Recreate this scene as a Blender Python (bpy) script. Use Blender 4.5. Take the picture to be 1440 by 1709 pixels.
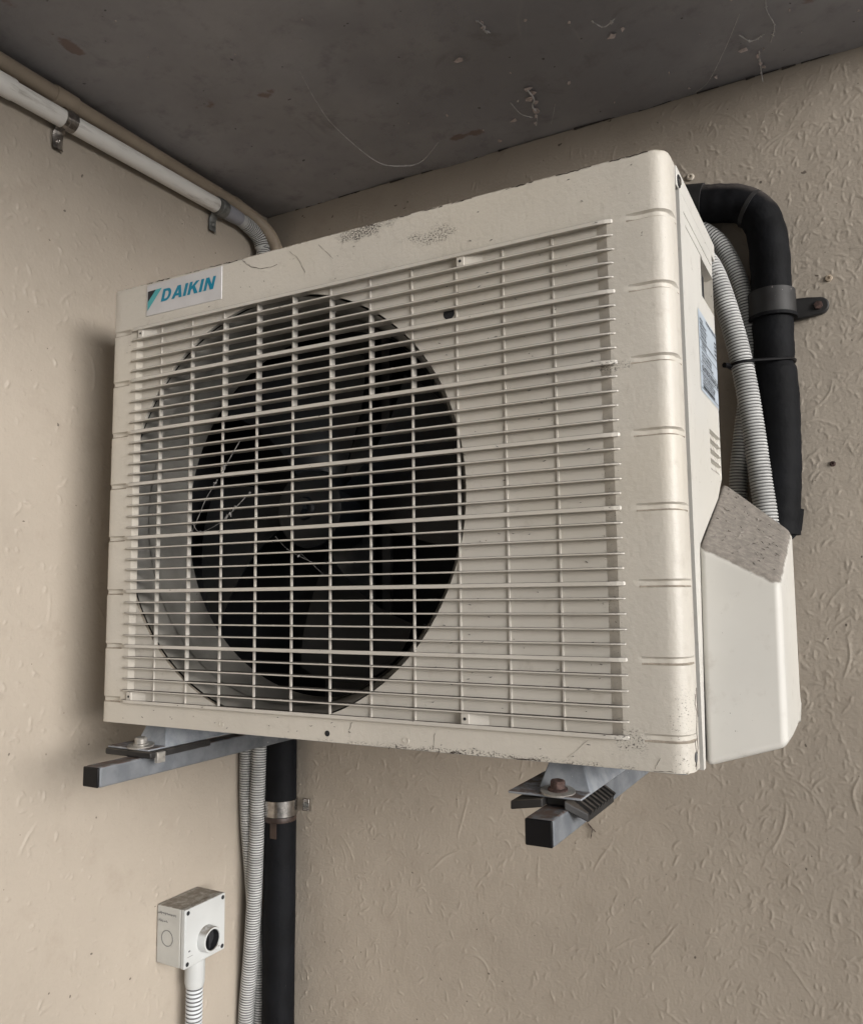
import bpy, bmesh, math, random
import numpy as np
from mathutils import Vector, Matrix

for _o in list(bpy.data.objects):
    bpy.data.objects.remove(_o, do_unlink=True)
SC = bpy.context.scene
COL = SC.collection
R_ = math.radians
rnd = random.Random(7)

# ------------------------------------------------------------------ camera
cam_d = bpy.data.cameras.new("camera")
cam = bpy.data.objects.new("camera", cam_d); COL.objects.link(cam)
cam_d.sensor_fit = 'HORIZONTAL'; cam_d.sensor_width = 36.0; cam_d.lens = 34.14
cam_d.clip_start = 0.02; cam_d.clip_end = 2000
CR = np.array([[0.8791, 0.4765, -0.0101], [-0.0578, 0.0856, -0.9947], [-0.4731, 0.875, 0.1028]])
_u, _s, _v = np.linalg.svd(CR); CR = _u @ _v
m = Matrix.Identity(4)
for i in range(3):
    m[i][0] = CR[0][i]; m[i][1] = -CR[1][i]; m[i][2] = -CR[2][i]
m[0][3], m[1][3], m[2][3] = 0.8124, -0.7089, -0.3393
cam.matrix_world = m
SC.camera = cam

# ------------------------------------------------------------------ sky, sun, exposure
SUN_EL, SUN_AZ = 7.0, (0.937, -0.35)          # comes in low from the open right hand side
w = bpy.data.worlds.new("World"); SC.world = w; w.use_nodes = True
nt = w.node_tree; bg = nt.nodes["Background"]
sky = nt.nodes.new("ShaderNodeTexSky"); sky.sky_type = 'NISHITA'; sky.sun_disc = False
sky.sun_elevation = R_(SUN_EL); sky.sun_rotation = math.atan2(SUN_AZ[0], SUN_AZ[1])
sky.air_density = 1.0; sky.dust_density = 4.0; sky.ozone_density = 1.0
hs = nt.nodes.new("ShaderNodeHueSaturation"); hs.inputs["Saturation"].default_value = 0.22
nt.links.new(sky.outputs[0], hs.inputs["Color"]); nt.links.new(hs.outputs[0], bg.inputs[0])
bg.inputs[1].default_value = 0.11
sl = bpy.data.lights.new("sun", 'SUN'); sun = bpy.data.objects.new("sun", sl); COL.objects.link(sun)
sl.energy = 1.9; sl.angle = R_(32); sl.color = (1.0, 0.99, 0.975)
_d = Vector((SUN_AZ[0], SUN_AZ[1], math.tan(R_(SUN_EL)))).normalized()
sun.rotation_euler = _d.to_track_quat('Z', 'Y').to_euler()
sun.location = (6, -3, 3)
vs = SC.view_settings
vs.view_transform = 'Standard'; vs.look = 'None'; vs.gamma = 1.0; vs.use_curve_mapping = False
vs.exposure = 0.74
SC.render.engine = 'CYCLES'
SC.cycles.use_denoising = True
SC.cycles.max_bounces = 8; SC.cycles.diffuse_bounces = 5; SC.cycles.glossy_bounces = 3
SC.cycles.sample_clamp_indirect = 6.0

# ------------------------------------------------------------------ helpers
def tag(o, label=None, cat=None, group=None, kind=None):
    if label: o['label'] = label
    if cat: o['category'] = cat
    if group: o['group'] = group
    if kind: o['kind'] = kind
    return o

def empty(name, loc, label, cat, group=None):
    o = bpy.data.objects.new(name, None); COL.objects.link(o); o.location = loc
    o.empty_display_size = 0.05
    return tag(o, label, cat, group)

def wloc(o):
    v = Vector((0, 0, 0))
    while o is not None:
        v = v + o.location; o = o.parent
    return v

class MB:
    """collects geometry in world coordinates"""
    def __init__(s): s.v = []; s.f = []; s.m = []
    def add(s, vs_, fs, mi=0):
        b = len(s.v); s.v += [tuple(map(float, p)) for p in vs_]
        s.f += [tuple(b + i for i in f) for f in fs]; s.m += [mi] * len(fs); return s
    def box(s, x0, x1, y0, y1, z0, z1, mi=0):
        return s.add([(x0,y0,z0),(x1,y0,z0),(x1,y1,z0),(x0,y1,z0),(x0,y0,z1),(x1,y0,z1),(x1,y1,z1),(x0,y1,z1)],
              [(0,3,2,1),(4,5,6,7),(0,1,5,4),(1,2,6,5),(2,3,7,6),(3,0,4,7)], mi)
    def prism(s, pts, z0, z1, mi=0):       # plan polygon (x,y) ccw, extruded in z
        n = len(pts)
        return s.add([(x,y,z0) for x,y in pts]+[(x,y,z1) for x,y in pts],
            [tuple(range(n-1,-1,-1)), tuple(range(n,2*n))]+[(i,(i+1)%n,n+(i+1)%n,n+i) for i in range(n)], mi)
    def tube(s, pts, rad, seg=16, caps=True, mi=0):
        P = [Vector(p) for p in pts]; n = len(P)
        rad = rad if hasattr(rad, '__len__') else [rad]*n
        T = [(P[min(i+1,n-1)]-P[max(i-1,0)]).normalized() for i in range(n)]
        a = T[0].orthogonal().normalized(); vs_ = []
        for i in range(n):
            a = (a - T[i]*a.dot(T[i])).normalized(); b = T[i].cross(a)
            for k in range(seg):
                t = 2*math.pi*k/seg
                vs_.append(P[i] + (a*math.cos(t)+b*math.sin(t))*rad[i])
        fs = [(i*seg+k, i*seg+(k+1)%seg, (i+1)*seg+(k+1)%seg, (i+1)*seg+k) for i in range(n-1) for k in range(seg)]
        if caps: fs += [tuple(range(seg-1,-1,-1)), tuple((n-1)*seg+k for k in range(seg))]
        return s.add(vs_, fs, mi)
    def lathe(s, origin, axis, prof, seg=24, mi=0):   # prof: (radius, distance along axis)
        A = Vector(axis).normalized(); u = A.orthogonal().normalized(); v = A.cross(u); O = Vector(origin)
        vs_ = [O + A*h + (u*math.cos(2*math.pi*k/seg)+v*math.sin(2*math.pi*k/seg))*r for r,h in prof for k in range(seg)]
        n = len(prof)
        fs = [(i*seg+k, i*seg+(k+1)%seg, (i+1)*seg+(k+1)%seg, (i+1)*seg+k) for i in range(n-1) for k in range(seg)]
        return s.add(vs_, fs, mi)
    def build(s, name, mats, parent=None, smooth=True, angle=35, bevel=0, kind=None, label=None):
        me = bpy.data.meshes.new(name); off = wloc(parent) if parent else Vector((0,0,0))
        if parent is None and getattr(s, 'origin', None): off = Vector(s.origin)
        me.from_pydata([(x-off.x, y-off.y, z-off.z) for x,y,z in s.v], [], s.f); me.update()
        for mt in (mats if isinstance(mats,(list,tuple)) else [mats]): me.materials.append(mt)
        me.polygons.foreach_set('material_index', s.m)
        bm = bmesh.new(); bm.from_mesh(me); bmesh.ops.recalc_face_normals(bm, faces=bm.faces[:]); bm.to_mesh(me); bm.free()
        if smooth:
            me.polygons.foreach_set('use_smooth', [True]*len(me.polygons)); me.set_sharp_from_angle(angle=R_(angle))
        o = bpy.data.objects.new(name, me); COL.objects.link(o)
        if parent: o.parent = parent
        else: o.location = off
        if bevel:
            b = o.modifiers.new('bevel','BEVEL'); b.width = bevel; b.segments = 3; b.limit_method='ANGLE'; b.angle_limit=R_(40)
        if kind: o['kind'] = kind
        if label: o['label'] = label
        return o

def copy_part(o, parent, loc):
    c = o.copy(); COL.objects.link(c); c.parent = parent; c.location = loc; return c

def spline(pts, step=0.004):
    P = [Vector(p) for p in pts]; P = [P[0]*2-P[1]] + P + [P[-1]*2-P[-2]]; out = []
    for i in range(1, len(P)-2):
        p0,p1,p2,p3 = P[i-1:i+3]; n = max(1, int((p2-p1).length/step))
        for k in range(n):
            t = k/n
            out.append(0.5*((2*p1)+(p2-p0)*t+(2*p0-5*p1+4*p2-p3)*t*t+(3*p1-p0-3*p2+p3)*t**3))
    out.append(P[-2]); return out

def even(pts, step):
    Q = spline(pts, 0.002); L = [0.0]
    for a,b in zip(Q, Q[1:]): L.append(L[-1]+(b-a).length)
    n = max(2, int(L[-1]/step)); t = np.linspace(0, L[-1], n+1); A = np.array([tuple(q) for q in Q])
    return [tuple(np.interp(x, L, A[:,k]) for k in range(3)) for x in t], t

def corrugated(mb, pts, r, pitch=0.0036, amp=0.0011, seg=18):
    P, t = even(pts, pitch/6)
    c = 0.5+0.5*np.cos(2*np.pi*t/pitch)
    f0 = len(mb.f); mb.tube(P, list(r - amp + amp*np.power(c, 0.45)), seg)
    for k in range(len(P)-1):                      # grooves coloured dark to deepen the shade between ribs
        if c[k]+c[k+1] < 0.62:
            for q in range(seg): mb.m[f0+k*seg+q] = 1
    return mb

# ------------------------------------------------------------------ materials
class Mat:
    def __init__(s, name):
        s.m = bpy.data.materials.new(name); s.m.use_nodes = True; s.t = s.m.node_tree; s.b = s.t.nodes["Principled BSDF"]
        s.pos = s.n("ShaderNodeNewGeometry").outputs["Position"]
    def n(s, ty, **k):
        x = s.t.nodes.new(ty)
        for a,v in k.items(): setattr(x, a, v)
        return x
    def l(s, a, b): s.t.links.new(a, b)
    def val(s, x, sock):
        if hasattr(x, 'is_output'): s.l(x, sock)
        else: sock.default_value = x
    def mth(s, op, a, b=0.0, c=None, clamp=False):
        x = s.n("ShaderNodeMath", operation=op, use_clamp=clamp); s.val(a, x.inputs[0]); s.val(b, x.inputs[1])
        if c is not None: s.val(c, x.inputs[2])
        return x.outputs[0]
    def noise(s, scale, detail=4, rough=0.55, vec=None, stretch=None, dist=0.0):
        v = vec or s.pos
        if stretch:
            mp = s.n("ShaderNodeMapping"); s.l(v, mp.inputs[0])
            mp.inputs["Scale"].default_value = stretch[:3]
            if len(stretch) > 3: mp.inputs["Rotation"].default_value = stretch[3]
            v = mp.outputs[0]
        x = s.n("ShaderNodeTexNoise"); s.l(v, x.inputs["Vector"]); x.inputs["Scale"].default_value = scale
        x.inputs["Detail"].default_value = detail; x.inputs["Roughness"].default_value = rough; x.inputs["Distortion"].default_value = dist
        return x.outputs[0]
    def step(s, x, a, b):
        r = s.n("ShaderNodeMapRange"); r.interpolation_type = 'SMOOTHSTEP'
        s.val(x, r.inputs[0]); r.inputs[1].default_value = a; r.inputs[2].default_value = b; return r.outputs[0]
    def mix(s, f, a, b):
        x = s.n("ShaderNodeMix", data_type='RGBA'); s.val(f, x.inputs[0])
        for v,i in ((a,6),(b,7)):
            if hasattr(v,'is_output'): s.l(v, x.inputs[i])
            else: x.inputs[i].default_value = (*v, 1)
        return x.outputs[2]
    def spot(s, c, rad, soft=0.5, wob=None):       # soft ellipsoid mask round a place
        v = s.n("ShaderNodeVectorMath", operation='SUBTRACT'); s.l(s.pos, v.inputs[0]); v.inputs[1].default_value = c
        d = s.n("ShaderNodeVectorMath", operation='DIVIDE'); s.l(v.outputs[0], d.inputs[0]); d.inputs[1].default_value = rad
        q = s.n("ShaderNodeVectorMath", operation='LENGTH'); s.l(d.outputs[0], q.inputs[0]); x = q.outputs["Value"]
        if wob is not None: x = s.mth('ADD', x, s.mth('MULTIPLY', s.mth('SUBTRACT', wob, 0.5), 2.4))
        return s.step(x, 1.0, 1.0-soft)
    def up(s):
        g = s.n("ShaderNodeNewGeometry"); sp = s.n("ShaderNodeSeparateXYZ"); s.l(g.outputs["Normal"], sp.inputs[0]); return sp.outputs[2]
    def bump(s, h, strength=0.3, dist=0.001):
        x = s.n("ShaderNodeBump"); s.l(h, x.inputs["Height"]); x.inputs["Strength"].default_value = strength; x.inputs["Distance"].default_value = dist
        s.l(x.outputs[0], s.b.inputs["Normal"])
    def out(s, col, rough=0.5, metal=0.0, spec=None):
        if hasattr(col,'is_output'): s.l(col, s.b.inputs["Base Color"])
        else: s.b.inputs["Base Color"].default_value = (*col,1)
        s.val(rough, s.b.inputs["Roughness"]); s.b.inputs["Metallic"].default_value = metal
        if spec is not None: s.b.inputs["Specular IOR Level"].default_value = spec
        return s.m

def simple(name, col, rough=0.5, metal=0.0, var=0.15, scale=30, dust=None, bump=None, spec=None, specks=None):
    M = Mat(name); n = M.noise(scale, 5); d = tuple(c*(1-var) for c in col); h = tuple(min(1,c*(1+var*0.6)) for c in col)
    c = M.mix(M.step(n, 0.3, 0.7), d, h)
    if specks:
        k = M.step(M.noise(specks[0], 3, 0.6), specks[1], specks[1]+0.03); c = M.mix(k, c, specks[2])
    if dust:
        f = M.mth('MULTIPLY', M.step(M.up(), dust[0], dust[0]+0.35), M.step(M.noise(60, 6, 0.7), 0.25, 0.6)); c = M.mix(M.mth('MULTIPLY', f, dust[2]), c, dust[1])
    if bump: M.bump(M.noise(bump[0], 4), bump[1], bump[2])
    return M.out(c, rough, metal, spec)

def casing(name, col, bump=True, dust=(0.30,0.26,0.21), dustamt=0.9, specks=True, mould_and_edges=False, dust_lo=0.25):
    M = Mat(name); n = M.noise(7, 5); n2 = M.noise(60, 5, 0.6)
    c = M.mix(M.step(n, 0.3, 0.7), tuple(a*0.93 for a in col), tuple(min(1,a*1.03) for a in col))
    yel = M.step(M.noise(3.1, 3), 0.45, 0.7); c = M.mix(M.mth('MULTIPLY', yel, 0.35), c, (col[0]*0.95, col[1]*0.91, col[2]*0.82))
    grime = M.step(n2, 0.55, 0.85); c = M.mix(M.mth('MULTIPLY', grime, 0.35), c, (0.24,0.2,0.16))
    if specks:
        a = M.step(M.noise(110, 2, 0.5, stretch=(1,1,2.2,(0.3,0.5,0.8)), dist=0.8), 0.735, 0.76)
        a = M.mth('MULTIPLY', a, M.step(M.noise(9, 3), 0.47, 0.62)); c = M.mix(M.mth('MULTIPLY', a, 0.85), c, (0.05,0.04,0.035))
        e = M.step(M.noise(330, 1, 0.5), 0.80, 0.82); c = M.mix(M.mth('MULTIPLY', e, 0.8), c, (0.06,0.05,0.04))
    if mould_and_edges:
        fine = M.noise(420, 4, 0.75, stretch=(1.0,1,1.6)); wob = M.noise(55, 4)
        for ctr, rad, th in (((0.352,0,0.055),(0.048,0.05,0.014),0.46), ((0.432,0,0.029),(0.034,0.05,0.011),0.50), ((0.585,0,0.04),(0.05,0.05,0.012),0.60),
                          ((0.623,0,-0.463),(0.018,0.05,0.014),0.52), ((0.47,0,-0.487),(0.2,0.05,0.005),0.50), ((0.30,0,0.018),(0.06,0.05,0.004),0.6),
                          ((0.612,0,-0.135),(0.02,0.05,0.007),0.5), ((0.662,0.01,-0.45),(0.016,0.05,0.06),0.575), ((0.61,0.01,-0.30),(0.014,0.05,0.2),0.60), ((0.32,0,0.0594),(0.36,0.05,0.0022),0.44)):  # last entry is a thin dark line along the top edge
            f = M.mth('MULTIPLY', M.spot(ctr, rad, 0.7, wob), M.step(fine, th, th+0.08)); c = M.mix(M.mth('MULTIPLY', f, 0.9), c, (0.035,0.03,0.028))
        # thin curved scratch lines
    up = M.up()
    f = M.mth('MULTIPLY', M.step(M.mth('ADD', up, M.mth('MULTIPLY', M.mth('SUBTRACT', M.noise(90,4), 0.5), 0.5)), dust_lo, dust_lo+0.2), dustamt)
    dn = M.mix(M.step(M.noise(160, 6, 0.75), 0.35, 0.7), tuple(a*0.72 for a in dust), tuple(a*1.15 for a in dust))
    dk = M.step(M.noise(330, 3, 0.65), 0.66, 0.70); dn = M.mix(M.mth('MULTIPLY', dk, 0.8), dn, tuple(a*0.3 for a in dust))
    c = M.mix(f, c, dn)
    if bump: M.bump(M.noise(190, 3, 0.6), 0.5, 0.0009)
    r = M.mth('ADD', 0.42, M.mth('MULTIPLY', f, 0.45))
    return M.out(c, r, 0, 0.4)

def plaster(name, col):
    M = Mat(name)
    n = M.noise(2.2, 5); n2 = M.noise(14, 6, 0.65); n3 = M.noise(140, 4, 0.6)
    c = M.mix(M.step(n, 0.3, 0.72), tuple(a*0.88 for a in col), tuple(a*1.06 for a in col))
    c = M.mix(M.mth('MULTIPLY', M.step(n2, 0.52, 0.8), 0.4), c, (col[0]*0.70, col[1]*0.66, col[2]*0.62))
    c = M.mix(M.mth('MULTIPLY', M.step(n3, 0.6, 0.8), 0.22), c, tuple(a*0.6 for a in col))
    sp = M.step(M.noise(120, 1, 0.4), 0.795, 0.81); c = M.mix(M.mth('MULTIPLY', sp, 0.8), c, (0.07,0.055,0.045))
    M.bump(M.noise(300, 6, 0.65), 0.32, 0.0015)
    return M.out(c, 0.48, 0, 0.45)

def ceiling_mat():
    M = Mat("grey_ceiling_paint")
    n = M.noise(2.6, 6, 0.6); n2 = M.noise(22, 6, 0.7); n3 = M.noise(9, 5, 0.6, dist=1.5)
    c = M.mix(M.step(n, 0.3, 0.7), (0.262,0.258,0.273), (0.405,0.40,0.418))
    c = M.mix(M.mth('MULTIPLY', M.step(n2, 0.5, 0.72), 0.55), c, (0.19,0.18,0.188))
    c = M.mix(M.mth('MULTIPLY', M.step(n3, 0.60, 0.72), 0.35), c, (0.14,0.13,0.127))
    wob = M.noise(38, 4)
    for ctr, rad in (((-0.052,-0.062,0.364),(0.011,0.034,0.02)), ((0.0176,0.115,0.364),(0.026,0.010,0.02)), ((0.10,0.135,0.364),(0.03,0.012,0.02)),
                     ((0.79,0.30,0.364),(0.03,0.012,0.02)), ((0.30,0.362,0.364),(0.04,0.010,0.02)), ((-0.04,-0.16,0.364),(0.03,0.014,0.02))):
        c = M.mix(M.mth('MULTIPLY', M.spot(ctr, rad, 0.6, M.mth('ADD', M.mth('MULTIPLY', wob, 1.7), -0.25)), 0.6), c, (0.17,0.085,0.05))
    sp = M.step(M.noise(85, 1, 0.5), 0.775, 0.80); c = M.mix(M.mth('MULTIPLY', sp, 0.75), c, (0.03,0.026,0.025))
    ws = M.step(M.noise(130, 2, 0.5), 0.80, 0.825); c = M.mix(M.mth('MULTIPLY', ws, 0.6), c, (0.5,0.46,0.44))
    st = M.mth('MULTIPLY', M.step(M.noise(16, 6, 0.75, stretch=(1,0.22,1,(0,0,0.35)), dist=1.2), 0.60, 0.74), 0.30); c = M.mix(st, c, (0.42,0.395,0.39))
    M.bump(M.noise(70, 6, 0.7), 0.4, 0.002)
    return M.out(c, 0.55, 0, 0.4)

M_wall = plaster("beige_plaster", (0.380,0.334,0.280))
M_opp = plaster("grey_brown_plaster", (0.56,0.51,0.44))
M_ceil = ceiling_mat()
M_case = casing("cream_painted_metal", (0.555,0.525,0.472), mould_and_edges=True)
M_side = casing("off_white_plastic", (0.59,0.578,0.545), bump=False, dust=(0.235,0.212,0.188), dustamt=1.0)
M_plate = casing("cream_inner_panel", (0.56,0.535,0.488), bump=False, mould_and_edges=True)
M_grille = casing("cream_grille_plastic", (0.54,0.515,0.472), bump=False, dust=(0.035,0.028,0.023), dustamt=0.95, dust_lo=0.5, mould_and_edges=True)
M_shroud = simple("dusty_grey_shroud", (0.24,0.232,0.213), 0.5, var=0.3, scale=14, specks=(90,0.74,(0.05,0.045,0.04)))
M_dark = simple("dark_interior", (0.012,0.013,0.016), 0.7)
M_fan = simple("navy_fan_plastic", (0.004,0.006,0.009), 0.5, var=0.5, scale=20)
M_fang = simple("dusty_stay_and_gap_shade", (0.06,0.062,0.065), 0.5, var=0.4, scale=30)
M_black = simple("black_insulation", (0.0045,0.005,0.0065), 0.7, var=0.35, scale=25, specks=(170,0.76,(0.16,0.15,0.15)), dust=(0.3,(0.16,0.14,0.13),0.35), bump=(42,0.7,0.003), spec=0.15)
M_tape = simple("black_tape", (0.012,0.0115,0.012), 0.6, var=0.5, scale=60, specks=(150,0.70,(0.15,0.13,0.13)))
M_rubber = simple("black_rubber", (0.016,0.015,0.015), 0.6, var=0.4, scale=60, dust=(0.4,(0.10,0.085,0.07),0.6))
M_cap = simple("black_plastic_cap", (0.006,0.006,0.007), 0.4, var=0.3, spec=0.2)
M_conduit = simple("grey_corrugated_plastic", (0.50,0.505,0.50), 0.45, var=0.18, scale=40, specks=(60,0.70,(0.14,0.13,0.12)))
M_conduitw = simple("pale_corrugated_plastic", (0.62,0.65,0.68), 0.45, var=0.1, scale=40)
M_groove = simple("shaded_groove_plastic", (0.13,0.13,0.13), 0.6, var=0.3)  # dark plastic that paints shade into the conduit grooves
M_wpipe = Mat("scuffed_white_pipe")
_c = M_wpipe.mix(M_wpipe.step(M_wpipe.noise(70,5,0.7,stretch=(1,0.12,1)),0.52,0.78),(0.80,0.785,0.75),(0.40,0.37,0.33)); M_wpipe = M_wpipe.out(_c,0.45)
M_gpipe = simple("blue_grey_coupling", (0.30,0.305,0.34), 0.4, var=0.1)
M_tan = simple("tan_painted_pipe", (0.36,0.295,0.225), 0.5, var=0.15, scale=20, specks=(140,0.76,(0.1,0.08,0.06)))
M_chrome = simple("dull_steel", (0.42,0.40,0.38), 0.25, 1.0, var=0.35, scale=120)
M_dsteel = simple("grey_steel_clip", (0.20,0.205,0.20), 0.45, 0.6, var=0.3, scale=90)
def galv(q=0.85):
    M = Mat("galvanised_steel" if q > 0.7 else "weathered_galvanised_arm"); n = M.noise(40,5,0.6); n2 = M.noise(9,5,0.65,stretch=(1,0.4,1))
    c = M.mix(M.step(n,0.35,0.65),tuple(q*a for a in (0.25,0.275,0.31)),tuple(q*a for a in (0.38,0.405,0.44)))
    c = M.mix(M.mth('MULTIPLY',M.step(n2,0.5,0.75),0.4),c,(0.16,0.165,0.175))
    f = M.mth('MULTIPLY', M.step(M.up(),0.5,0.8), M.step(M.noise(75,6,0.75),0.36,0.58)); c = M.mix(M.mth('MULTIPLY',f,0.9),c,(0.10,0.062,0.045))
    s2 = M.step(M.noise(200,2,0.5),0.74,0.77); c = M.mix(M.mth('MULTIPLY',s2,0.6),c,(0.62,0.62,0.60))
    M.bump(M.noise(300,4),0.15,0.0006)
    return M.out(c,0.6,0.15)
M_galv = galv(); M_arm = galv(0.48)
M_rust = simple("rusty_bolt", (0.085,0.052,0.045), 0.7, 0.3, var=0.6, scale=220, bump=(300,0.6,0.001))
M_washer = simple("worn_zinc", (0.40,0.385,0.36), 0.42, 0.6, var=0.3, scale=120)
M_brown = simple("brown_tape", (0.045,0.028,0.022), 0.5, var=0.4, scale=50)
M_boxm = simple("pale_grey_box_plastic", (0.50,0.515,0.515), 0.42, var=0.06, scale=14, dust=(0.4,(0.15,0.125,0.10),0.95), specks=(120,0.78,(0.2,0.19,0.18)))
M_boxside = simple("grey_box_plastic", (0.50,0.50,0.475), 0.45, var=0.08, scale=14, dust=(0.4,(0.15,0.125,0.10),0.95))
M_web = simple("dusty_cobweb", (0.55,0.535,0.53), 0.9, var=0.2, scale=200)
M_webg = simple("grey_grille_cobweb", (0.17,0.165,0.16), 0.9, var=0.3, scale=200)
M_flake = simple("pale_paint_flake", (0.58,0.50,0.48), 0.8, var=0.25, scale=150)
M_brand = simple("silver_white_plate", (0.53,0.525,0.535), 0.35, var=0.06, scale=30)
M_teal = simple("teal_print", (0.0,0.205,0.33), 0.4, var=0.05)
M_teal2 = simple("light_teal_print", (0.07,0.34,0.37), 0.4, var=0.05)
M_ink = simple("black_print", (0.012,0.013,0.02), 0.5, var=0.05)
M_chaff = simple("pale_chaff", (0.34,0.315,0.285), 0.9, var=0.3)
M_brownink = simple("dirt_in_cracks", (0.045,0.032,0.026), 0.8)
M_label = simple("pale_blue_sticker", (0.44,0.50,0.57), 0.4, var=0.08, scale=20)
M_pen = simple("faded_pen", (0.12,0.12,0.13), 0.6)
M_conc = simple("ground_concrete", (0.36,0.355,0.35), 0.85, var=0.2, scale=1.5)
M_plug = simple("white_wall_plug", (0.5,0.45,0.38), 0.6, var=0.2)

# ------------------------------------------------------------------ the place
DW, XL, H, GZ = 0.43, -0.1436, 0.3642, -1.95
mb = MB(); mb.add([(-60,-60,GZ),(60,-60,GZ),(60,60,GZ),(-60,60,GZ)],[(0,1,2,3)])
tag(mb.build('ground', M_conc), kind='structure')

def axis_samples(segs):
    out = []
    for a,b,st in segs: out += list(np.arange(a, b-1e-9, st))
    out.append(segs[-1][1]); return np.array(out)

def plaster_relief(U, V, nstroke, seed, dens, lenr, amp):
    """trowelled render: short curled ridges laid over gentle undulation (metres)"""
    g = np.random.default_rng(seed); hgt = np.zeros((len(V), len(U)))
    u0,u1,v0,v1 = U[0],U[-1],V[0],V[-1]
    k = 0; allp = []
    while k < nstroke:
        u,v = g.uniform(u0,u1), g.uniform(v0,v1)
        if g.random() > dens(u,v): 
            k += 0.2; continue
        k += 1
        big = g.random() < 0.025
        L = g.uniform(0.03,0.07) if big else g.uniform(*lenr)*(0.45 if g.random()<0.22 else 1.0)
        n = max(4, int(L/0.0009)); a = g.normal(math.pi*0.38, 0.7); curv = g.normal(0, 18 if big else 105); wob = g.normal(0, 9)
        h = amp*g.uniform(0.35,1.0); s = g.uniform(0.0006,0.00095)
        du,dv = g.normal(0,0.3), 0
        for i in range(n):
            t = i/(n-1); taper = math.sin(math.pi*min(1,max(0,t*0.92+0.04)))**0.5
            allp.append((u,v,h*taper,s)); u += math.cos(a)*0.0009; v += math.sin(a)*0.0009; a += (curv+wob*math.sin(9*t))*0.0009
    A = np.array(allp); iu = np.searchsorted(U, A[:,0]); iv = np.searchsorted(V, A[:,1])
    for du in range(-3,4):
        for dv in range(-3,4):
            a = np.clip(iu+du,0,len(U)-1); b = np.clip(iv+dv,0,len(V)-1)
            d2 = ((U[a]-A[:,0])**2+(V[b]-A[:,1])**2)/(2*A[:,3]**2)
            np.maximum.at(hgt, (b,a), A[:,2]*np.exp(-d2))
    UU,VV = np.meshgrid(U,V)
    und = np.zeros_like(hgt)
    for i in range(26):
        f = g.uniform(8,120); th = g.uniform(0,6.28); und += np.sin((UU*math.cos(th)+VV*math.sin(th))*f+g.uniform(0,6.28)+1.6*np.sin(VV*f*0.37+i))*0.0022/f**0.85
    fine = g.normal(0,1,hgt.shape)
    fine = (fine+np.roll(fine,1,0)+np.roll(fine,1,1)+np.roll(np.roll(fine,1,0),1,1))/2
    return hgt + und + fine*0.00007

def grid_object(name, P, nv, nu, mats):
    me = bpy.data.meshes.new(name); nP = nv*nu
    idx = np.arange(nP).reshape(nv,nu)
    q = np.stack([idx[:-1,:-1],idx[:-1,1:],idx[1:,1:],idx[1:,:-1]],-1).reshape(-1,4)
    me.vertices.add(nP); me.vertices.foreach_set('co', P.reshape(-1).astype(np.float32))
    me.loops.add(q.size); me.loops.foreach_set('vertex_index', q.reshape(-1).astype(np.int32))
    me.polygons.add(len(q)); me.polygons.foreach_set('loop_start', (np.arange(len(q))*4).astype(np.int32))
    me.polygons.foreach_set('use_smooth', np.ones(len(q),bool))
    me.materials.append(mats); me.update(calc_edges=True); me.validate()
    o = bpy.data.objects.new(name, me); COL.objects.link(o); return o

XR_WALL = 0.98
# back wall: height field towards -y
U = axis_samples([(XL,0.90,0.0013),(0.90,XR_WALL,0.02)]); V = axis_samples([(GZ,-1.07,0.04),(-1.07,H,0.0013)])
def dens_b(u,v):
    d = 0.30 + 0.45*(u>0.6) + 0.35*max(0,math.sin(u*9+1.0)*math.sin(v*8+0.6)); return d
hb = plaster_relief(U, V, 11500, 3, dens_b, (0.006,0.018), 0.00095)
UU,VV = np.meshgrid(U,V)
P = np.stack([UU, DW-hb, VV],-1)
ob = grid_object('back_wall', P, len(V), len(U), M_wall)
tag(ob, 'beige trowelled plaster wall carrying the air conditioner, facing the camera', 'wall', kind='structure')
sk = MB(); sk.box(XL-0.14, XR_WALL, DW+0.004, DW+0.15, GZ, H+0.1); sk.box(XR_WALL, XR_WALL+0.004, DW-0.001, DW+0.15, GZ, H)
tag(sk.build('wall_core', M_wall, ob), kind='structure')
# left wall: height field towards +x
U2 = axis_samples([(-2.0,-0.2,0.03),(-0.2,DW,0.0018)]); V2 = axis_samples([(GZ,-1.07,0.04),(-1.07,H,0.0018)])
hl = plaster_relief(U2, V2, 10000, 11, lambda u,v: 0.5+0.5*max(0,math.sin(u*14+2)*math.sin(v*9)), (0.004,0.014), 0.0024)
UU,VV = np.meshgrid(U2,V2)
P = np.stack([XL+hl, UU, VV],-1)
ol = grid_object('left_wall', P[:, ::-1], len(V2), len(U2), M_wall)
tag(ol, 'smoother beige plaster wall at left, in shade beside the air conditioner', 'wall', kind='structure')
sk = MB(); sk.box(XL-0.14, XL-0.004, -2.0, DW+0.003, GZ, H+0.1); tag(sk.build('wall_core', M_wall, ol), kind='structure')
# unseen wall added behind the camera to cut and bounce light; right end open
sk = MB(); sk.box(XL-0.14, 0.75, -2.15, -2.0, GZ, H+0.16)
tag(sk.build('unseen_added_wall', M_opp), 'unseen grey brown plaster wall added behind the camera to block and bounce light', 'wall', kind='structure')
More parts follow.
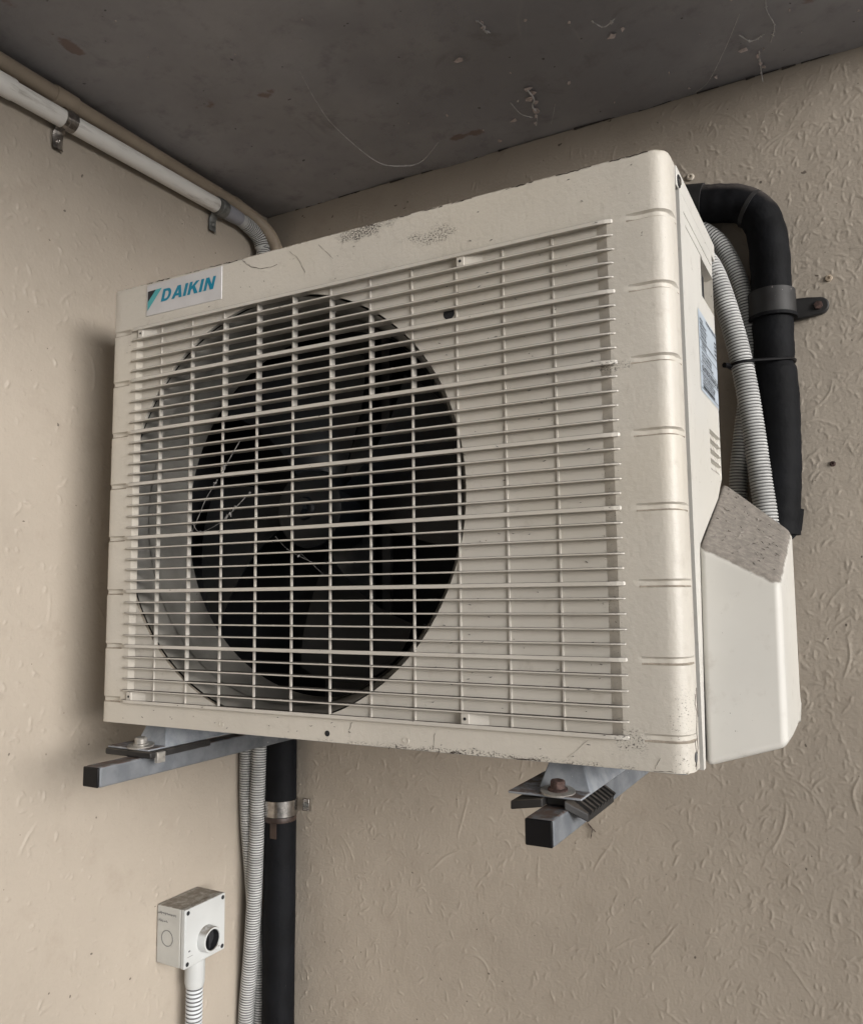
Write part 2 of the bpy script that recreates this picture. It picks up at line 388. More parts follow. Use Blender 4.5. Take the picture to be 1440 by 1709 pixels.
# ceiling slab with a slightly ragged lower edge along the walls
U3 = axis_samples([(XL-0.01,0.98,0.012)]); V3 = axis_samples([(-2.0,DW+0.01,0.012)])
UU,VV = np.meshgrid(U3,V3); g = np.random.default_rng(5)
ZZ = H + 0.0016*np.sin(UU*23+2*np.sin(VV*13)) + 0.0012*np.sin(VV*31+1.3*np.sin(UU*19)) + g.normal(0,0.0004,UU.shape)
oc = grid_object('ceiling', np.stack([UU,VV,ZZ],-1)[::-1], len(V3), len(U3), M_ceil)
tag(oc, kind='structure')
sk = MB(); sk.box(XL-0.01,0.98,-2.0,DW+0.01,H+0.006,H+0.16); tag(sk.build('ceiling_slab', M_ceil, oc), kind='structure')
# crumbs of dark filler in the joint between ceiling and wall
mb = MB()
for i in range(34):
    x = rnd.uniform(-0.1,0.9); r = rnd.uniform(0.0008,0.0018)
    mb.tube([(x,DW-0.001,H-r*0.4),(x+rnd.uniform(0.006,0.03),DW-0.0015,H-r*0.5)], [r,r*0.5], 6)
mb.build('joint_filler', simple("dark_joint", (0.05,0.045,0.042),0.8), oc, kind='stuff')
# paint flakes on the ceiling
mb = MB()
def flake(x,y,r,asp=1.0,drop=0.004):
    n = rnd.randint(5,8); a0 = rnd.uniform(0,6.28); pts = []
    for k in range(n):
        a = a0+2*math.pi*k/n; rr = r*rnd.uniform(0.5,1.1); pts.append((x+math.cos(a)*rr*asp, y+math.sin(a)*rr, H-drop*rnd.uniform(0.2,1)))
    mb.add(pts+[(px_,py_,pz_-0.0007) for px_,py_,pz_ in pts], [tuple(range(n)),tuple(range(2*n-1,n-1,-1))]+[(k,(k+1)%n,n+(k+1)%n,n+k) for k in range(n)])
for x,y,r,a in [(0.4255,0.300,0.006,1.2),(0.428,0.312,0.0075,0.8),(0.418,0.322,0.006,1.4),(0.425,0.333,0.005,1),(0.417,0.352,0.007,0.9),(0.412,0.366,0.0035,1),(0.405,0.382,0.004,0.6),
                (0.3691,0.197,0.0065,1.3),(0.4249,0.157,0.004,1),(0.427,0.147,0.003,0.5),(0.475,0.17,0.003,1),(0.52,0.2,0.0025,1),(0.48,0.315,0.0045,0.8),(0.505,0.05,0.003,1.0),
                (0.717,0.399,0.006,0.45),(0.72,0.41,0.005,0.6),(0.715,0.384,0.004,0.4),(0.70,0.36,0.004,1.7),(0.66,0.40,0.004,0.8),(0.56,0.25,0.0045,1.5),(0.575,0.245,0.003,1.0),(0.34,0.40,0.003,1.8),
                (0.30,0.30,0.002,1),(0.24,0.29,0.002,1),(0.38,0.36,0.004,1.7),(0.62,0.18,0.002,1),(0.47,0.11,0.002,1),(0.76,0.31,0.003,0.5),(0.77,0.36,0.003,0.4)]:
    flake(x,y,r,a)
for i in range(36): flake(rnd.uniform(0.0,0.85), rnd.uniform(-0.1,0.41), rnd.uniform(0.0008,0.002))
mb.build('paint_flake', M_flake, oc, smooth=False, kind='stuff')

# ------------------------------------------------------------------ the air conditioner
s, AX0, AX1, ZT, ZB = 0.06588, -0.0347, 0.6702, 0.0594, -0.4878
GX0, GX1 = 0.0085, 0.6140; GZ0, GZ1 = 0.0, -7*s
ac = empty('air_conditioner', (0.32, 0.12, ZB), 'cream wall mounted outdoor air conditioner unit with slatted round fan grille', 'air conditioner')
DP = 0.0035                                   # depth of the grille recess
RC = 0.0165
def front_path():
    L = [(AX0, 0.20), (AX0, 0.02), (AX0, 0.006)]
    for k in range(1,5):
        a = math.pi - k*math.pi/8; L.append((AX0+0.005+0.005*math.cos(a), 0.005-0.005*math.sin(a)))
    for x in (-0.02,-0.008,-0.003): L.append((x,0.0))
    L.append((GX0,0.0)); L.append((0.15,0.0)); L.append((0.31,0.0)); L.append((0.47,0.0))
    for x in (GX1, 0.626, 0.632, 0.64): L.append((x,0.0))
    for k in range(0,9):
        a = math.pi/2 - k*math.pi/16; L.append((AX1-RC+RC*math.cos(a), RC-RC*math.sin(a)))
    L += [(AX1,0.028),(AX1,0.0332),(AX1-0.0002,0.0337),(AX1-0.006,0.0337)]
    return L
PATH = front_path(); NP_ = len(PATH)
def normal_at(i):
    a = Vector(PATH[max(0,i-1)]); b = Vector(PATH[min(NP_-1,i+1)]); d = (b-a).normalized(); return Vector((d.y,-d.x))
zs = [(ZT-0.0035,0,'t'),(ZT-0.006,0,'')]
for k in range(8):
    zc = -k*s - (0.0005 if k<7 else -0.001)
    for dz,o in ((0.0036,0),(0.0030,0.45),(0.0018,1),(-0.0018,1),(-0.0030,0.45),(-0.0036,0)): zs.append((zc+dz,o,''))
zs += [(ZB+0.004,0,''),(ZB,0,'')]
mb = MB(); V_ = []
groove_cols = [1.0 if (x <= -0.0079 or x >= 0.6325) else 0.0 for x,y in PATH]
groove_cols = [0.0 if (i >= NP_-4) else g_ for i,g_ in enumerate(groove_cols)]
for (z,o,_) in zs:
    for i,(x,y) in enumerate(PATH):
        n = normal_at(i)*(-0.0028*o*groove_cols[i]*(0.45 if x < AX0+0.006 else 1.0)); V_.append((x+n.x, y+n.y, z))
# rounded top lip row
top = [(x - normal_at(i).x*0.0035, y - normal_at(i).y*0.0035, ZT) for i,(x,y) in enumerate(PATH)]
mid = [(x - normal_at(i).x*0.0010, y - normal_at(i).y*0.0010, ZT-0.001) for i,(x,y) in enumerate(PATH)]
V_ = top + mid + V_
rows = len(zs)+2
ia, ib = PATH.index((GX0,0.0)), PATH.index((GX1,0.0))
F_ = []
zz = [ZT,ZT-0.001]+[a for a,_,_ in zs]
for r in range(rows-1):
    zm = (zz[r]+zz[r+1])/2
    for i in range(NP_-1):
        if GZ1 < zm < GZ0 and ia <= i < ib: continue
        F_.append((r*NP_+i, (r+1)*NP_+i, (r+1)*NP_+i+1, r*NP_+i+1))
mb.add(V_, F_)
# walls of the recess: a sloping ramp at right and left, plain lips above and below
def zcut(v): return v
mb.add([(GX1,0,GZ0),(GX1,0,GZ1),(GX1-0.0105,DP,GZ1),(GX1-0.0105,DP,GZ0)],[(0,1,2,3)])
mb.add([(GX0,0,GZ0),(GX0,0,GZ1),(GX0+0.0075,DP,GZ1),(GX0+0.0075,DP,GZ0)],[(3,2,1,0)])
# base flange
mb.box(AX0+0.001, AX1-0.004, 0.004, 0.02, ZB-0.0005, ZB+0.001)
front = mb.build('front_panel', M_case, ac, angle=30)
# small dimples and holes in the lower strip
def disc(name, c, axis, r, mat, parent, h=0.0006, seg=16):
    b = MB(); b.lathe(c, axis, [(0.0001,h),(r,h),(r,-0.001)], seg); return b.build(name, mat, parent)
disc('drain_hole', (0.3041,0,-0.4793), (0,-1,0), 0.0030, M_dark, ac, 0.0004)
M_dim = simple("shaded_dimple_paint", (0.42,0.38,0.33), 0.5)
for x in (0.1593,0.3981):
    b = MB(); b.lathe((x,0,-0.4795),(0,-1,0),[(0.0034,-0.001),(0.0034,0.0007),(0.0026,0.0007),(0.0026,0.0002),(0.0001,0.0002)],20); b.build('dimple', M_case, ac)
b = MB(); b.lathe((AX1-0.0003,0.0182,-0.4765),(1,0,0),[(0.0001,0.0007),(0.0048,0.0007),(0.0048,-0.002)],20); b.build('screw_hole', M_fang, ac)
b = MB(); b.lathe((AX1-0.0002,0.0455,0.0455),(1,0,0),[(0.0062,-0.002),(0.0062,0.0019),(0.0046,0.0021),(0.0046,0.0012)],20); b.build('screw_recess', M_dark, ac)
b = MB(); b.lathe((AX1-0.0002,0.0455,0.0455),(1,0,0),[(0.0045,0.0010),(0.0038,0.0030),(0.002,0.0034),(0.0001,0.0034)],16); b.build('screw', M_chrome, ac)

# inner plate with the round fan opening
CX, CZ, RH = 0.2280, -0.2350, 0.2380
px0,px1,pz0,pz1 = -0.030,0.632,-0.482,0.03
NA = 128; ring=[]; rect=[]
for k in range(NA):
    a = 2*math.pi*k/NA; c_,s_ = math.cos(a), math.sin(a)
    ring.append((CX+RH*c_, DP, CZ+RH*s_))
    t = min([(px1-CX)/c_ if c_>1e-6 else 9, (px0-CX)/c_ if c_<-1e-6 else 9, (pz1-CZ)/s_ if s_>1e-6 else 9, (pz0-CZ)/s_ if s_<-1e-6 else 9])
    rect.append((CX+t*c_, DP, CZ+t*s_))
mb = MB(); corners = [(px1,DP,pz1),(px0,DP,pz1),(px0,DP,pz0),(px1,DP,pz0)]
base = ring+rect+[(x,DP+0.004,z) for x,_,z in ring]+corners
fs = [(k,(k+1)%NA,NA+(k+1)%NA,NA+k) for k in range(NA)]+[(k,2*NA+k,2*NA+(k+1)%NA,(k+1)%NA) for k in range(NA)]
for ci,(cx_,_,cz_) in enumerate(corners):
    a = math.atan2(cz_-CZ,cx_-CX)%(2*math.pi); k = int(a/(2*math.pi)*NA); fs.append((NA+k, 3*NA+ci, NA+(k+1)%NA))
mb.add(base, fs)
plate = mb.build('inner_panel', M_plate, ac, angle=30)
disc('panel_hole', (0.4494,DP,-0.0559), (0,-1,0), 0.0062, M_dark, ac, 0.0003)
# shroud behind the opening
mb = MB(); mb.lathe((CX,0.0,CZ),(0,1,0),[(0.2360,0.0075),(0.2340,0.0095),(0.2290,0.017),(0.224,0.036),(0.222,0.05),(0.2215,0.098),(0.224,0.099),(0.2225,0.03)],96)
mb.build('fan_shroud', M_shroud, ac, angle=50)
# dark box behind
mb = MB()
bx0,bx1,by0,by1,bz0,bz1 = AX0+0.004,AX1-0.006,0.015,0.20,ZB+0.003,ZT-0.004
mb.add([(bx0,by0,bz0),(bx1,by0,bz0),(bx1,by1,bz0),(bx0,by1,bz0),(bx0,by0,bz1),(bx1,by0,bz1),(bx1,by1,bz1),(bx0,by1,bz1)],
       [(0,3,2,1),(4,5,6,7),(1,2,6,5),(2,3,7,6),(3,0,4,7)])
mb.build('inner_body', M_dark, ac, smooth=False)
# outer rear casing: top lid with its skirt, left side, rear, base
mb = MB(); mb.box(AX0+0.001, AX1-0.012, 0.006, 0.0245, ZT-0.003, ZT-0.0012); mb.box(AX0+0.0005, AX1-0.001, 0.0245, 0.238, ZT-0.003, ZT-0.0012)
mb.box(AX1-0.003, AX1+0.0008, 0.037, 0.2395, 0.0385, ZT-0.0014)
mb.build('top_panel', M_side, ac, bevel=0.0008)
mb = MB(); mb.box(AX0+0.0006, AX0+0.003, 0.20, 0.235, ZB, ZT-0.004); mb.box(AX0+0.003, 0.655, 0.205, 0.235, ZB, ZT-0.004)
mb.build('rear_panel', M_case, ac)
mb = MB(); mb.box(AX0+0.003, AX1-0.006, 0.006, 0.234, ZB-0.0015, ZB+0.0015); mb.build('base_pan', M_galv, ac)

# fan
fan = MB(); fan.lathe((CX,0,CZ),(0,1,0),[(0.0001,0.056),(0.012,0.056),(0.014,0.060),(0.036,0.062),(0.046,0.068),(0.048,0.080),(0.048,0.13)],40)
fan.lathe((CX,0,CZ),(0,1,0),[(0.0001,0.048),(0.006,0.048),(0.007,0.050),(0.007,0.057)],6)
hub = fan.build('fan_hub', M_fan, ac)
for bl in range(4):
    a0 = R_(25+90*bl); nr,na = 14,12; vv=[]
    for th in (0,0.0025):
        for i in range(nr):
            r = 0.044+(0.208-0.044)*i/(nr-1); q = i/(nr-1)
            span = R_(64)*(0.62+0.55*q-0.22*q*q); lead = a0 + R_(22)*q
            for j in range(na):
                t = j/(na-1); a = lead - span*t
                rr = r*(1-0.06*(2*t-1)**2*q)
                y = 0.070 + 0.052*t + 0.010*math.sin(math.pi*t) - 0.006*q + th
                vv.append((CX+rr*math.cos(a), y, CZ+rr*math.sin(a)))
    N = nr*na; ff=[]
    for i in range(nr-1):
        for j in range(na-1):
            p = i*na+j; ff += [(p,p+1,p+na+1,p+na),(N+p,N+p+na,N+p+na+1,N+p+1)]
    edge = [i*na for i in range(nr)]+[(nr-1)*na+j for j in range(1,na)]+[i*na+na-1 for i in range(nr-2,-1,-1)]
    ff += [(edge[k],edge[k+1],N+edge[k+1],N+edge[k]) for k in range(len(edge)-1)]
    b = MB(); b.add(vv,ff); b.build('fan_blade', M_fan, ac)
# motor stay behind the fan
b = MB(); b.box(CX-0.035,CX+0.035,0.150,0.158,ZB+0.01,ZT-0.01); b.box(CX+0.05,CX+0.062,0.150,0.156,ZB+0.01,ZT-0.01); b.build('motor_stay', M_fang, ac)

# grille slats: thin ones and every fifth thicker; copies share meshes
def slat_mesh(front_h, back_h):
    pts = [(-0.0015,0.0012),(0.001,-0.0018),(0.006,-0.0036),(0.015,-0.0043),(0.06,-0.0044),(0.30,-0.0044),(0.592,-0.0044),(0.605,-0.0041),(0.6130,-0.0031),(0.6185,-0.0012),(0.6208,0.0012)]
    back = [(GX1-0.0004,0.0013),(GX1-0.0080,0.0060),(0.60,0.0084),(0.30,0.0084),(GX0+0.0020,0.0084),(GX0+0.0004,0.0013)]
    b = MB(); P = pts+back; n = len(P)
    up_ = [(x,y,front_h if y<0.0008 else back_h) for x,y in P]; lo = [(x,y,-front_h if y<0.0008 else -back_h) for x,y in P]
    b.add(up_+lo, [tuple(range(n)), tuple(range(2*n-1,n-1,-1))]+[(i,n+i,n+(i+1)%n,(i+1)%n) for i in range(n)])
    return b
protos = {}
for k in range(36):
    thick = k % 5 == 0
    z = -k*s/5
    if thick not in protos:
        sb = slat_mesh(0.0021,0.0012) if thick else slat_mesh(0.00095,0.0006)
        o = sb.build('slat', M_grille, ac, smooth=False); o.location = (0,0,z)
        bv = o.modifiers.new('bevel','BEVEL'); bv.width = 0.0004; bv.segments = 1; bv.limit_method='ANGLE'; bv.angle_limit = R_(60)
        protos[thick] = o
    else:
        o = copy_part(protos[thick], ac, (0,0,z))
        o.rotation_euler = (0, rnd.uniform(-0.0012,0.0012), 0); o.location.y = rnd.uniform(-0.0003,0.0003)
# upright bars: deep in the upper rows, slim below
p0 = None
for i in range(11):
    x = 0.0495+0.0511*i
    if p0 is None:
        b = MB(); b.box(x-0.0008,x+0.0008,0.0018,0.0100,-2*s,-0.0005); b.box(x-0.0008,x+0.0008,0.0018,0.0046,GZ1+0.0005,-2*s)
        p0 = b.build('grille_bar', M_grille, ac, smooth=False); l0 = p0.location.copy()
        b = MB(); b.box(x-0.0008,x+0.0008,0.0020,0.0070,GZ1+0.0005,-0.0005); p1 = b.build('grille_bar', M_grille, ac, smooth=False)
        deep = copy_part(p0, ac, (l0.x+0.0511*2, l0.y, l0.z)); bpy.data.objects.remove(p0, do_unlink=True); p0 = deep
    elif i != 2:
        copy_part(p0 if 2 <= i <= 7 else p1, ac, (l0.x+0.0511*i, l0.y, l0.z))
# screw tabs in the grille
for x,z in ((0.0175,-0.0065),(0.4657,-0.0065),(0.0140,-0.4555),(0.4640,-0.4545)):
    b = MB(); b.box(x-0.0042,x+0.0042,-0.0028,DP,z-0.0058,z+0.0058)
    b.add([(x+0.0042,-0.0018,z-0.0058),(x+0.022,DP,z-0.0058),(x+0.0042,DP,z-0.0058),(x+0.0042,-0.0018,z+0.0058),(x+0.022,DP,z+0.0058),(x+0.0042,DP,z+0.0058)],[(0,1,4,3),(0,2,1),(3,4,5)])
    t_ = b.build('screw_tab', M_grille, ac, bevel=0.0005)
    disc('screw_hole', (x,-0.0028,z), (0,-1,0), 0.0015, M_dark, t_, 0.0003, 12)

# side cover with handle pocket, sticker and vent ridges
SX, Y0, YF, RS = AX1+0.0014, 0.0425, 0.210, 0.038
def side_xy(u):                               # u: distance along the cover from its front edge
    if u <= YF-Y0: return (SX, Y0+u, 1.0, 0.0)
    a = (u-(YF-Y0))/RS; return (SX-RS+RS*math.cos(a), YF+RS*math.sin(a), math.cos(a), math.sin(a))
UEND = YF-Y0+RS*1.25
HZ0,HZ1,HU0,HU1 = 0.0085,-0.034,0.141-Y0,0.214-Y0
RZ0,RZ1,RU0,RU1 = -0.1716,-0.2130,0.1485-Y0,0.2165-Y0
us = [0,0.0015,0.02,0.06,HU0-0.0012,HU0,RU0,RU0+0.0006]+list(np.linspace(RU0+0.004,YF-Y0-0.0005,8))+list(np.linspace(YF-Y0,UEND,14))
us = sorted(set(round(u,5) for u in us)|{round(HU1,5),round(HU1+0.0012,5),round(RU1,5),round(RU1+0.0006,5)})
zl = [0.0365,0.030,0.020,HZ0+0.0012,HZ0,-0.006,-0.02,HZ1,HZ1-0.0014]
zl += [-0.06,-0.10,-0.14,-0.16]
step_ = (RZ0-RZ1)/4
for r in range(4):
    a = RZ0-r*step_; zl += [a,a-0.0008,a-step_+0.0032,a-step_+0.0014]
zl += [RZ1-0.001,-0.2149,-0.24,-0.26,-0.28,-0.2935,-0.33,-0.40,-0.45,-0.4915]
zl = sorted(set(zl), reverse=True)
def ulim(z):                                   # below the slope only the flange at the front edge remains
    if z >= -0.2149: return UEND
    if z >= -0.293: t = (-0.2149-z)/(0.293-0.2149); return (0.236*(1-t)+0.072*t)-Y0
    return 0.072-Y0-(0.020)*(min(1,(-0.293-z)/0.198))
mb = MB(); nu = len(us); G=[]
for z in zl:
    L_ = ulim(z)
    for u in us:
        uu = min(u, L_); x,y,nx,ny = side_xy(uu); o = 0.0
        if RU0+0.0003 < u < RU1+0.0003 and RZ1-0.0005 < z < RZ0+0.0002:
            f = ((RZ0-z) % step_)/step_
            if 0.001 < f < 0.93 and z > RZ1+0.0006: o = 0.0042*(1-0.75*f)
        G.append((x-nx*o, y-ny*o, z))
fs=[]
for r in range(len(zl)-1):
    for i in range(nu-1):
        if HU0-1e-6 <= us[i] and us[i+1] <= HU1+1e-6 and zl[r] <= HZ0+1e-6 and zl[r+1] >= HZ1-1e-6: continue
        a,b_,c_,d_ = G[r*nu+i],G[r*nu+i+1],G[(r+1)*nu+i+1],G[(r+1)*nu+i]
        if abs(a[1]-b_[1])+abs(a[0]-b_[0]) < 1e-7 and abs(c_[1]-d_[1])+abs(c_[0]-d_[0]) < 1e-7: continue
        fs.append((r*nu+i,(r+1)*nu+i,(r+1)*nu+i+1,r*nu+i+1))
mb.add(G,fs)
# front return and top return of the cover
mb.add([(SX,Y0,0.0365),(SX,Y0,-0.4915),(SX-0.012,Y0+0.001,-0.4915),(SX-0.012,Y0+0.001,0.0365)],[(0,1,2,3)])
tp = [side_xy(u) for u in us]
mb.add([(x,y,0.0365) for x,y,_,_ in tp]+[(x-0.02,y,0.0365) for x,y,_,_ in tp],[(i,i+1,nu+i+1,nu+i) for i in range(nu-1)])
cover = mb.build('side_cover', M_side, ac, angle=38)
# raised border lines of the lid
for zc,y0_,y1_ in ((0.0215,0.060,0.2035),(0.0100,0.066,0.150)):
    b = MB(); b.box(SX-0.0005,SX+0.0007,y0_,y1_,zc-0.0009,zc+0.0009); b.build('cover_rib', M_side, ac, bevel=0.0004)
# handle pocket
hu = [(SX,HU0+Y0),(SX,YF)]+[(side_xy(u)[0],side_xy(u)[1]) for u in us if YF-Y0 < u <= HU1+1e-6]
x1,y1,_,_ = side_xy(HU1)
b = MB()
d = 0.020; q0=(SX,HU0+Y0); q1=(x1,y1)
b.add([(q0[0],q0[1],HZ0),(q1[0],q1[1],HZ0),(q1[0]-d,q1[1],HZ0-0.004),(q0[0]-d,q0[1]+0.004,HZ0-0.004),
       (q0[0],q0[1],HZ1),(q1[0],q1[1],HZ1),(q1[0]-d,q1[1],HZ1+0.008),(q0[0]-d,q0[1]+0.004,HZ1+0.008)],
      [(0,1,2,3),(4,7,6,5),(3,2,6,7),(0,3,7,4),(1,5,6,2)])
b.build('handle_pocket', M_case, ac, smooth=False)

# rating sticker that follows the curve of the cover, with its print
LU0, LU1, LZ0, LZ1 = 0.1110-Y0, 0.2420-Y0, -0.0560, -0.1395
def lab(u,z,off):
    x,y,nx,ny = side_xy(u); return (x+nx*off, y+ny*off, z)
b = MB(); n=24; Vv=[]
for z in (LZ0,LZ1):
    for i in range(n+1): Vv.append(lab(LU0+(LU1-LU0)*i/n, z, 0.0005))
b.add(Vv,[(i,n+1+i,n+2+i,i+1) for i in range(n)])
sticker = b.build('rating_sticker', M_label, ac)
def text_mesh(txt, size, bold=0.0, shear=0.0, res=3):
    cu = bpy.data.curves.new('print','FONT'); cu.body = txt; cu.size = size; cu.offset = bold; cu.shear = shear; cu.resolution_u = res; cu.fill_mode = 'FRONT'
    o = bpy.data.objects.new('print_tmp', cu); COL.objects.link(o)
    dg = bpy.context.evaluated_depsgraph_get(); me = bpy.data.meshes.new_from_object(o.evaluated_get(dg))
    vv = [tuple(v.co) for v in me.vertices]; ff = [tuple(p.vertices) for p in me.polygons]
    bpy.data.objects.remove(o, do_unlink=True); bpy.data.meshes.remove(me); return vv, ff
b = MB()
def line(txt, u, z, size, stretch=1.0, bold=0.0):
    vv,ff = text_mesh(txt,size,bold+size*0.03)
    b.add([lab(LU0+u+x*stretch, z+y, 0.0009) for x,y,_ in vv if True], ff)
def rule(u0,u1,z,h=0.0005):
    k=10; P=[lab(LU0+u0+(u1-u0)*i/k, z, 0.0008) for i in range(k+1)]+[lab(LU0+u0+(u1-u0)*i/k, z-h, 0.0008) for i in range(k+1)]
    b.add(P,[(i,k+1+i,k+2+i,i+1) for i in range(k)])
line("ROOM AIR CONDITIONER",0.040,-0.0610,0.0042,1.35)
for i,t in enumerate(("MODEL","REFRIGERANT","POWER SUPPLY","FUSE RATING","COMPRESSOR")): line(t,0.006,-0.0662-0.0042*i,0.0036,1.5)
for i in range(4): rule(0.088,0.098,-0.0672-0.0042*i,0.0020); rule(0.102,0.112,-0.0672-0.0042*i,0.0020)
rule(0.003,0.125,-0.0850)
line("CAPACITY",0.012,-0.0895,0.0034,1.5); line("COOLING",0.012,-0.0930,0.0034,1.5)
rule(0.003,0.125,-0.0858); rule(0.003,0.125,-0.0945)
for i,t in enumerate(("WHEN TO BE SERVICED","ISOLATE MAIN POWER","ELECTRIC SHOCK HAZARD")): line(t,0.010,-0.1000-0.0038*i,0.0034,1.5)
rule(0.003,0.125,-0.1095)
line("OUTSIDE SOUND LEVEL",0.008,-0.1172,0.0078,1.30)
rule(0.003,0.125,-0.1190)
for i,t in enumerate(("POWER LEVELS MEASURED AT","THE UNIT SHOWN ABOVE WHEN","INSTALLED TO COVER CLAUSES","REGULATIONS OF THE LOCAL","CURRENT NOISE REGULATIONS")): line(t,0.010,-0.1226-0.0030*i,0.0030,1.55)
rule(0.003,0.125,-0.1358)
b.build('sticker_print', M_ink, sticker, smooth=False)
line_b = MB(); b = line_b
line("DAIKIN INDUSTRIES LTD",0.012,-0.1352+0.0004,0.0030,1.9,0.0001)
b.build('sticker_print', M_ink, sticker, smooth=False)

# valve cover: wedge under the side cover with a dusty sloping top
A=(SX-0.001,0.0665,-0.2935); E=(SX-0.001,0.052,-0.4913); D=(0.7392,0.0680,-0.3296); F=(0.7378,0.0680,-0.4715)
Cc=(0.7392,0.2060,-0.2754); B_=(SX-0.003,0.2340,-0.2140); Gb=(0.7380,0.1720,-0.4700); Bb=(SX-0.003,0.2340,-0.4900); Gm=(0.7386,0.2060,-0.430); G1=(0.7385,0.2030,-0.4480); G2=(0.7382,0.1930,-0.4615); G0=(0.7379,0.1200,-0.4725)
b = MB(); b.add([A,E,D,F,Cc,B_,Gb,Bb,Gm,G1,G2,G0],[(0,1,3,2),(0,2,4,5),(2,3,11,6,10,9,8,4),(4,8,9,10,6,7,5),(1,7,6,11,3),(0,5,7,1)])
vc = b.build('valve_cover', M_side, ac, smooth=True, angle=80)
bv = vc.modifiers.new('bevel','BEVEL'); bv.width=0.007; bv.segments=4; bv.limit_method='ANGLE'; bv.angle_limit=R_(28)
wn = vc.modifiers.new('normals','WEIGHTED_NORMAL'); wn.keep_sharp=False
Ad,Dd,Cd,Bd = map(Vector,(A,D,Cc,B_))
def on_slope(u,v): return (Ad*(1-u)+Dd*u)*(1-v)+(Bd*(1-u)+Cd*u)*v
nsl = (Dd-Ad).cross(Bd-Ad).normalized(); nsl = nsl if nsl.z > 0 else -nsl
for mt,n_,rr in ((M_brownink,44,0.0003),(M_chaff,22,0.0004)):
    b = MB()
    for i in range(n_):
        p = on_slope(rnd.uniform(0.06,0.93),rnd.uniform(0.05,0.95)); q = on_slope(rnd.random(),rnd.random())
        d_ = (q-p).normalized()*rnd.uniform(0.0012,0.0055 if rr<0.0004 else 0.008); e_ = nsl*0.0004
        b.tube([p+e_,p+d_*0.5+e_*rnd.uniform(0.5,3),p+d_+e_],[rr*0.5,rr*rnd.uniform(0.7,1.6),rr*0.5],4)
    b.build('debris', mt, vc, smooth=False, kind='stuff')
# shadow gap behind the front wrap: dark strips added to stand for its shade
b = MB()
b.box(AX1-0.010,AX1-0.007,0.0338,0.0440,-0.315,0.036); b.build('gap_shade_strip', M_fang, ac)
b = MB(); b.box(AX1-0.012,AX1-0.009,0.0338,0.0440,-0.492,-0.3155); b.build('gap_shade_strip', M_dark, ac)

# brand plate
BX0,BX1,BZ0,BZ1 = 0.0248,0.1496,0.0145,0.0552
b = MB(); b.box(BX0,BX1,-0.0008,0.0008,BZ0,BZ1)
plate_b = b.build('brand_plate', M_brand, ac, bevel=0.0006)
def poly_mesh(loops_list, y, shear=0.0, org=(0,0), sc=(1,1)):
    vv=[]; ff=[]
    for loops in loops_list:
        cu = bpy.data.curves.new('glyph','CURVE'); cu.dimensions='2D'; cu.fill_mode='BOTH'
        for lp in loops:
            sp = cu.splines.new('POLY'); sp.points.add(len(lp)-1); sp.use_cyclic_u=True
            for p_,(gx,gy) in zip(sp.points,lp): p_.co=(gx,gy,0,1)
        o = bpy.data.objects.new('glyph_tmp',cu); COL.objects.link(o)
        me = bpy.data.meshes.new_from_object(o.evaluated_get(bpy.context.evaluated_depsgraph_get()))
        bse=len(vv); vv += [(org[0]+sc[0]*(v.co.x+shear*v.co.y), y, org[1]+sc[1]*v.co.y) for v in me.vertices]
        ff += [tuple(bse+i for i in p_.vertices) for p_ in me.polygons]
        bpy.data.objects.remove(o,do_unlink=True); bpy.data.meshes.remove(me)
    return vv,ff
def arc(cx_,cy_,rx,ry,a0,a1,n=10): return [(cx_+rx*math.cos(R_(a0+(a1-a0)*i/n)), cy_+ry*math.sin(R_(a0+(a1-a0)*i/n))) for i in range(n+1)]
gD=[[(0,0)]+arc(0.42,0.5,0.42,0.5,-90,90)+[(0,1)], [(0.25,0.2)]+arc(0.40,0.5,0.19,0.3,-90,90)+[(0.25,0.8)]]
gA=[[(0,0),(0.27,0),(0.34,0.2),(0.62,0.2),(0.68,0),(0.95,0),(0.63,1),(0.33,1)], [(0.40,0.38),(0.56,0.38),(0.48,0.68)]]
gI=[[(0,0),(0.26,0),(0.26,1),(0,1)]]
gK=[[(0,0),(0.26,0),(0.26,0.34),(0.36,0.46),(0.62,0),(0.95,0),(0.54,0.62),(0.88,1),(0.56,1),(0.26,0.64),(0.26,1),(0,1)]]
gN=[[(0,0),(0.24,0),(0.24,0.60),(0.58,0),(0.86,0),(0.86,1),(0.62,1),(0.62,0.42),(0.28,1),(0,1)]]
org_x = 0.0500; hgt=0.0156; xx=0
allv=[]; allf=[]
for gl_,adv in ((gD,0.98),(gA,1.05),(gI,0.40),(gK,1.02),(gI,0.42),(gN,0.9)):
    v_,f_=poly_mesh([gl_],-0.00115,0.24,(org_x+xx*0.0183,0.0290),(0.0183,hgt)); bs=len(allv); allv+=v_; allf+=[tuple(bs+i for i in q) for q in f_]; xx+=adv
b=MB(); b.add(allv,allf); b.build('brand_lettering', M_teal, plate_b, smooth=False)
b=MB(); b.add([(0.0272,-0.00115,0.0462),(0.0412,-0.00115,0.0466),(0.0272,-0.00115,0.0325)],[(0,2,1)]); b.build('logo_mark', M_ink, plate_b, smooth=False)
b=MB(); b.add([(0.0412,-0.00115,0.0466),(0.0517,-0.00115,0.0470),(0.0272,-0.00115,0.0212),(0.0272,-0.00115,0.0325)],[(0,3,2,1)]); b.build('logo_mark', M_teal2, plate_b, smooth=False)

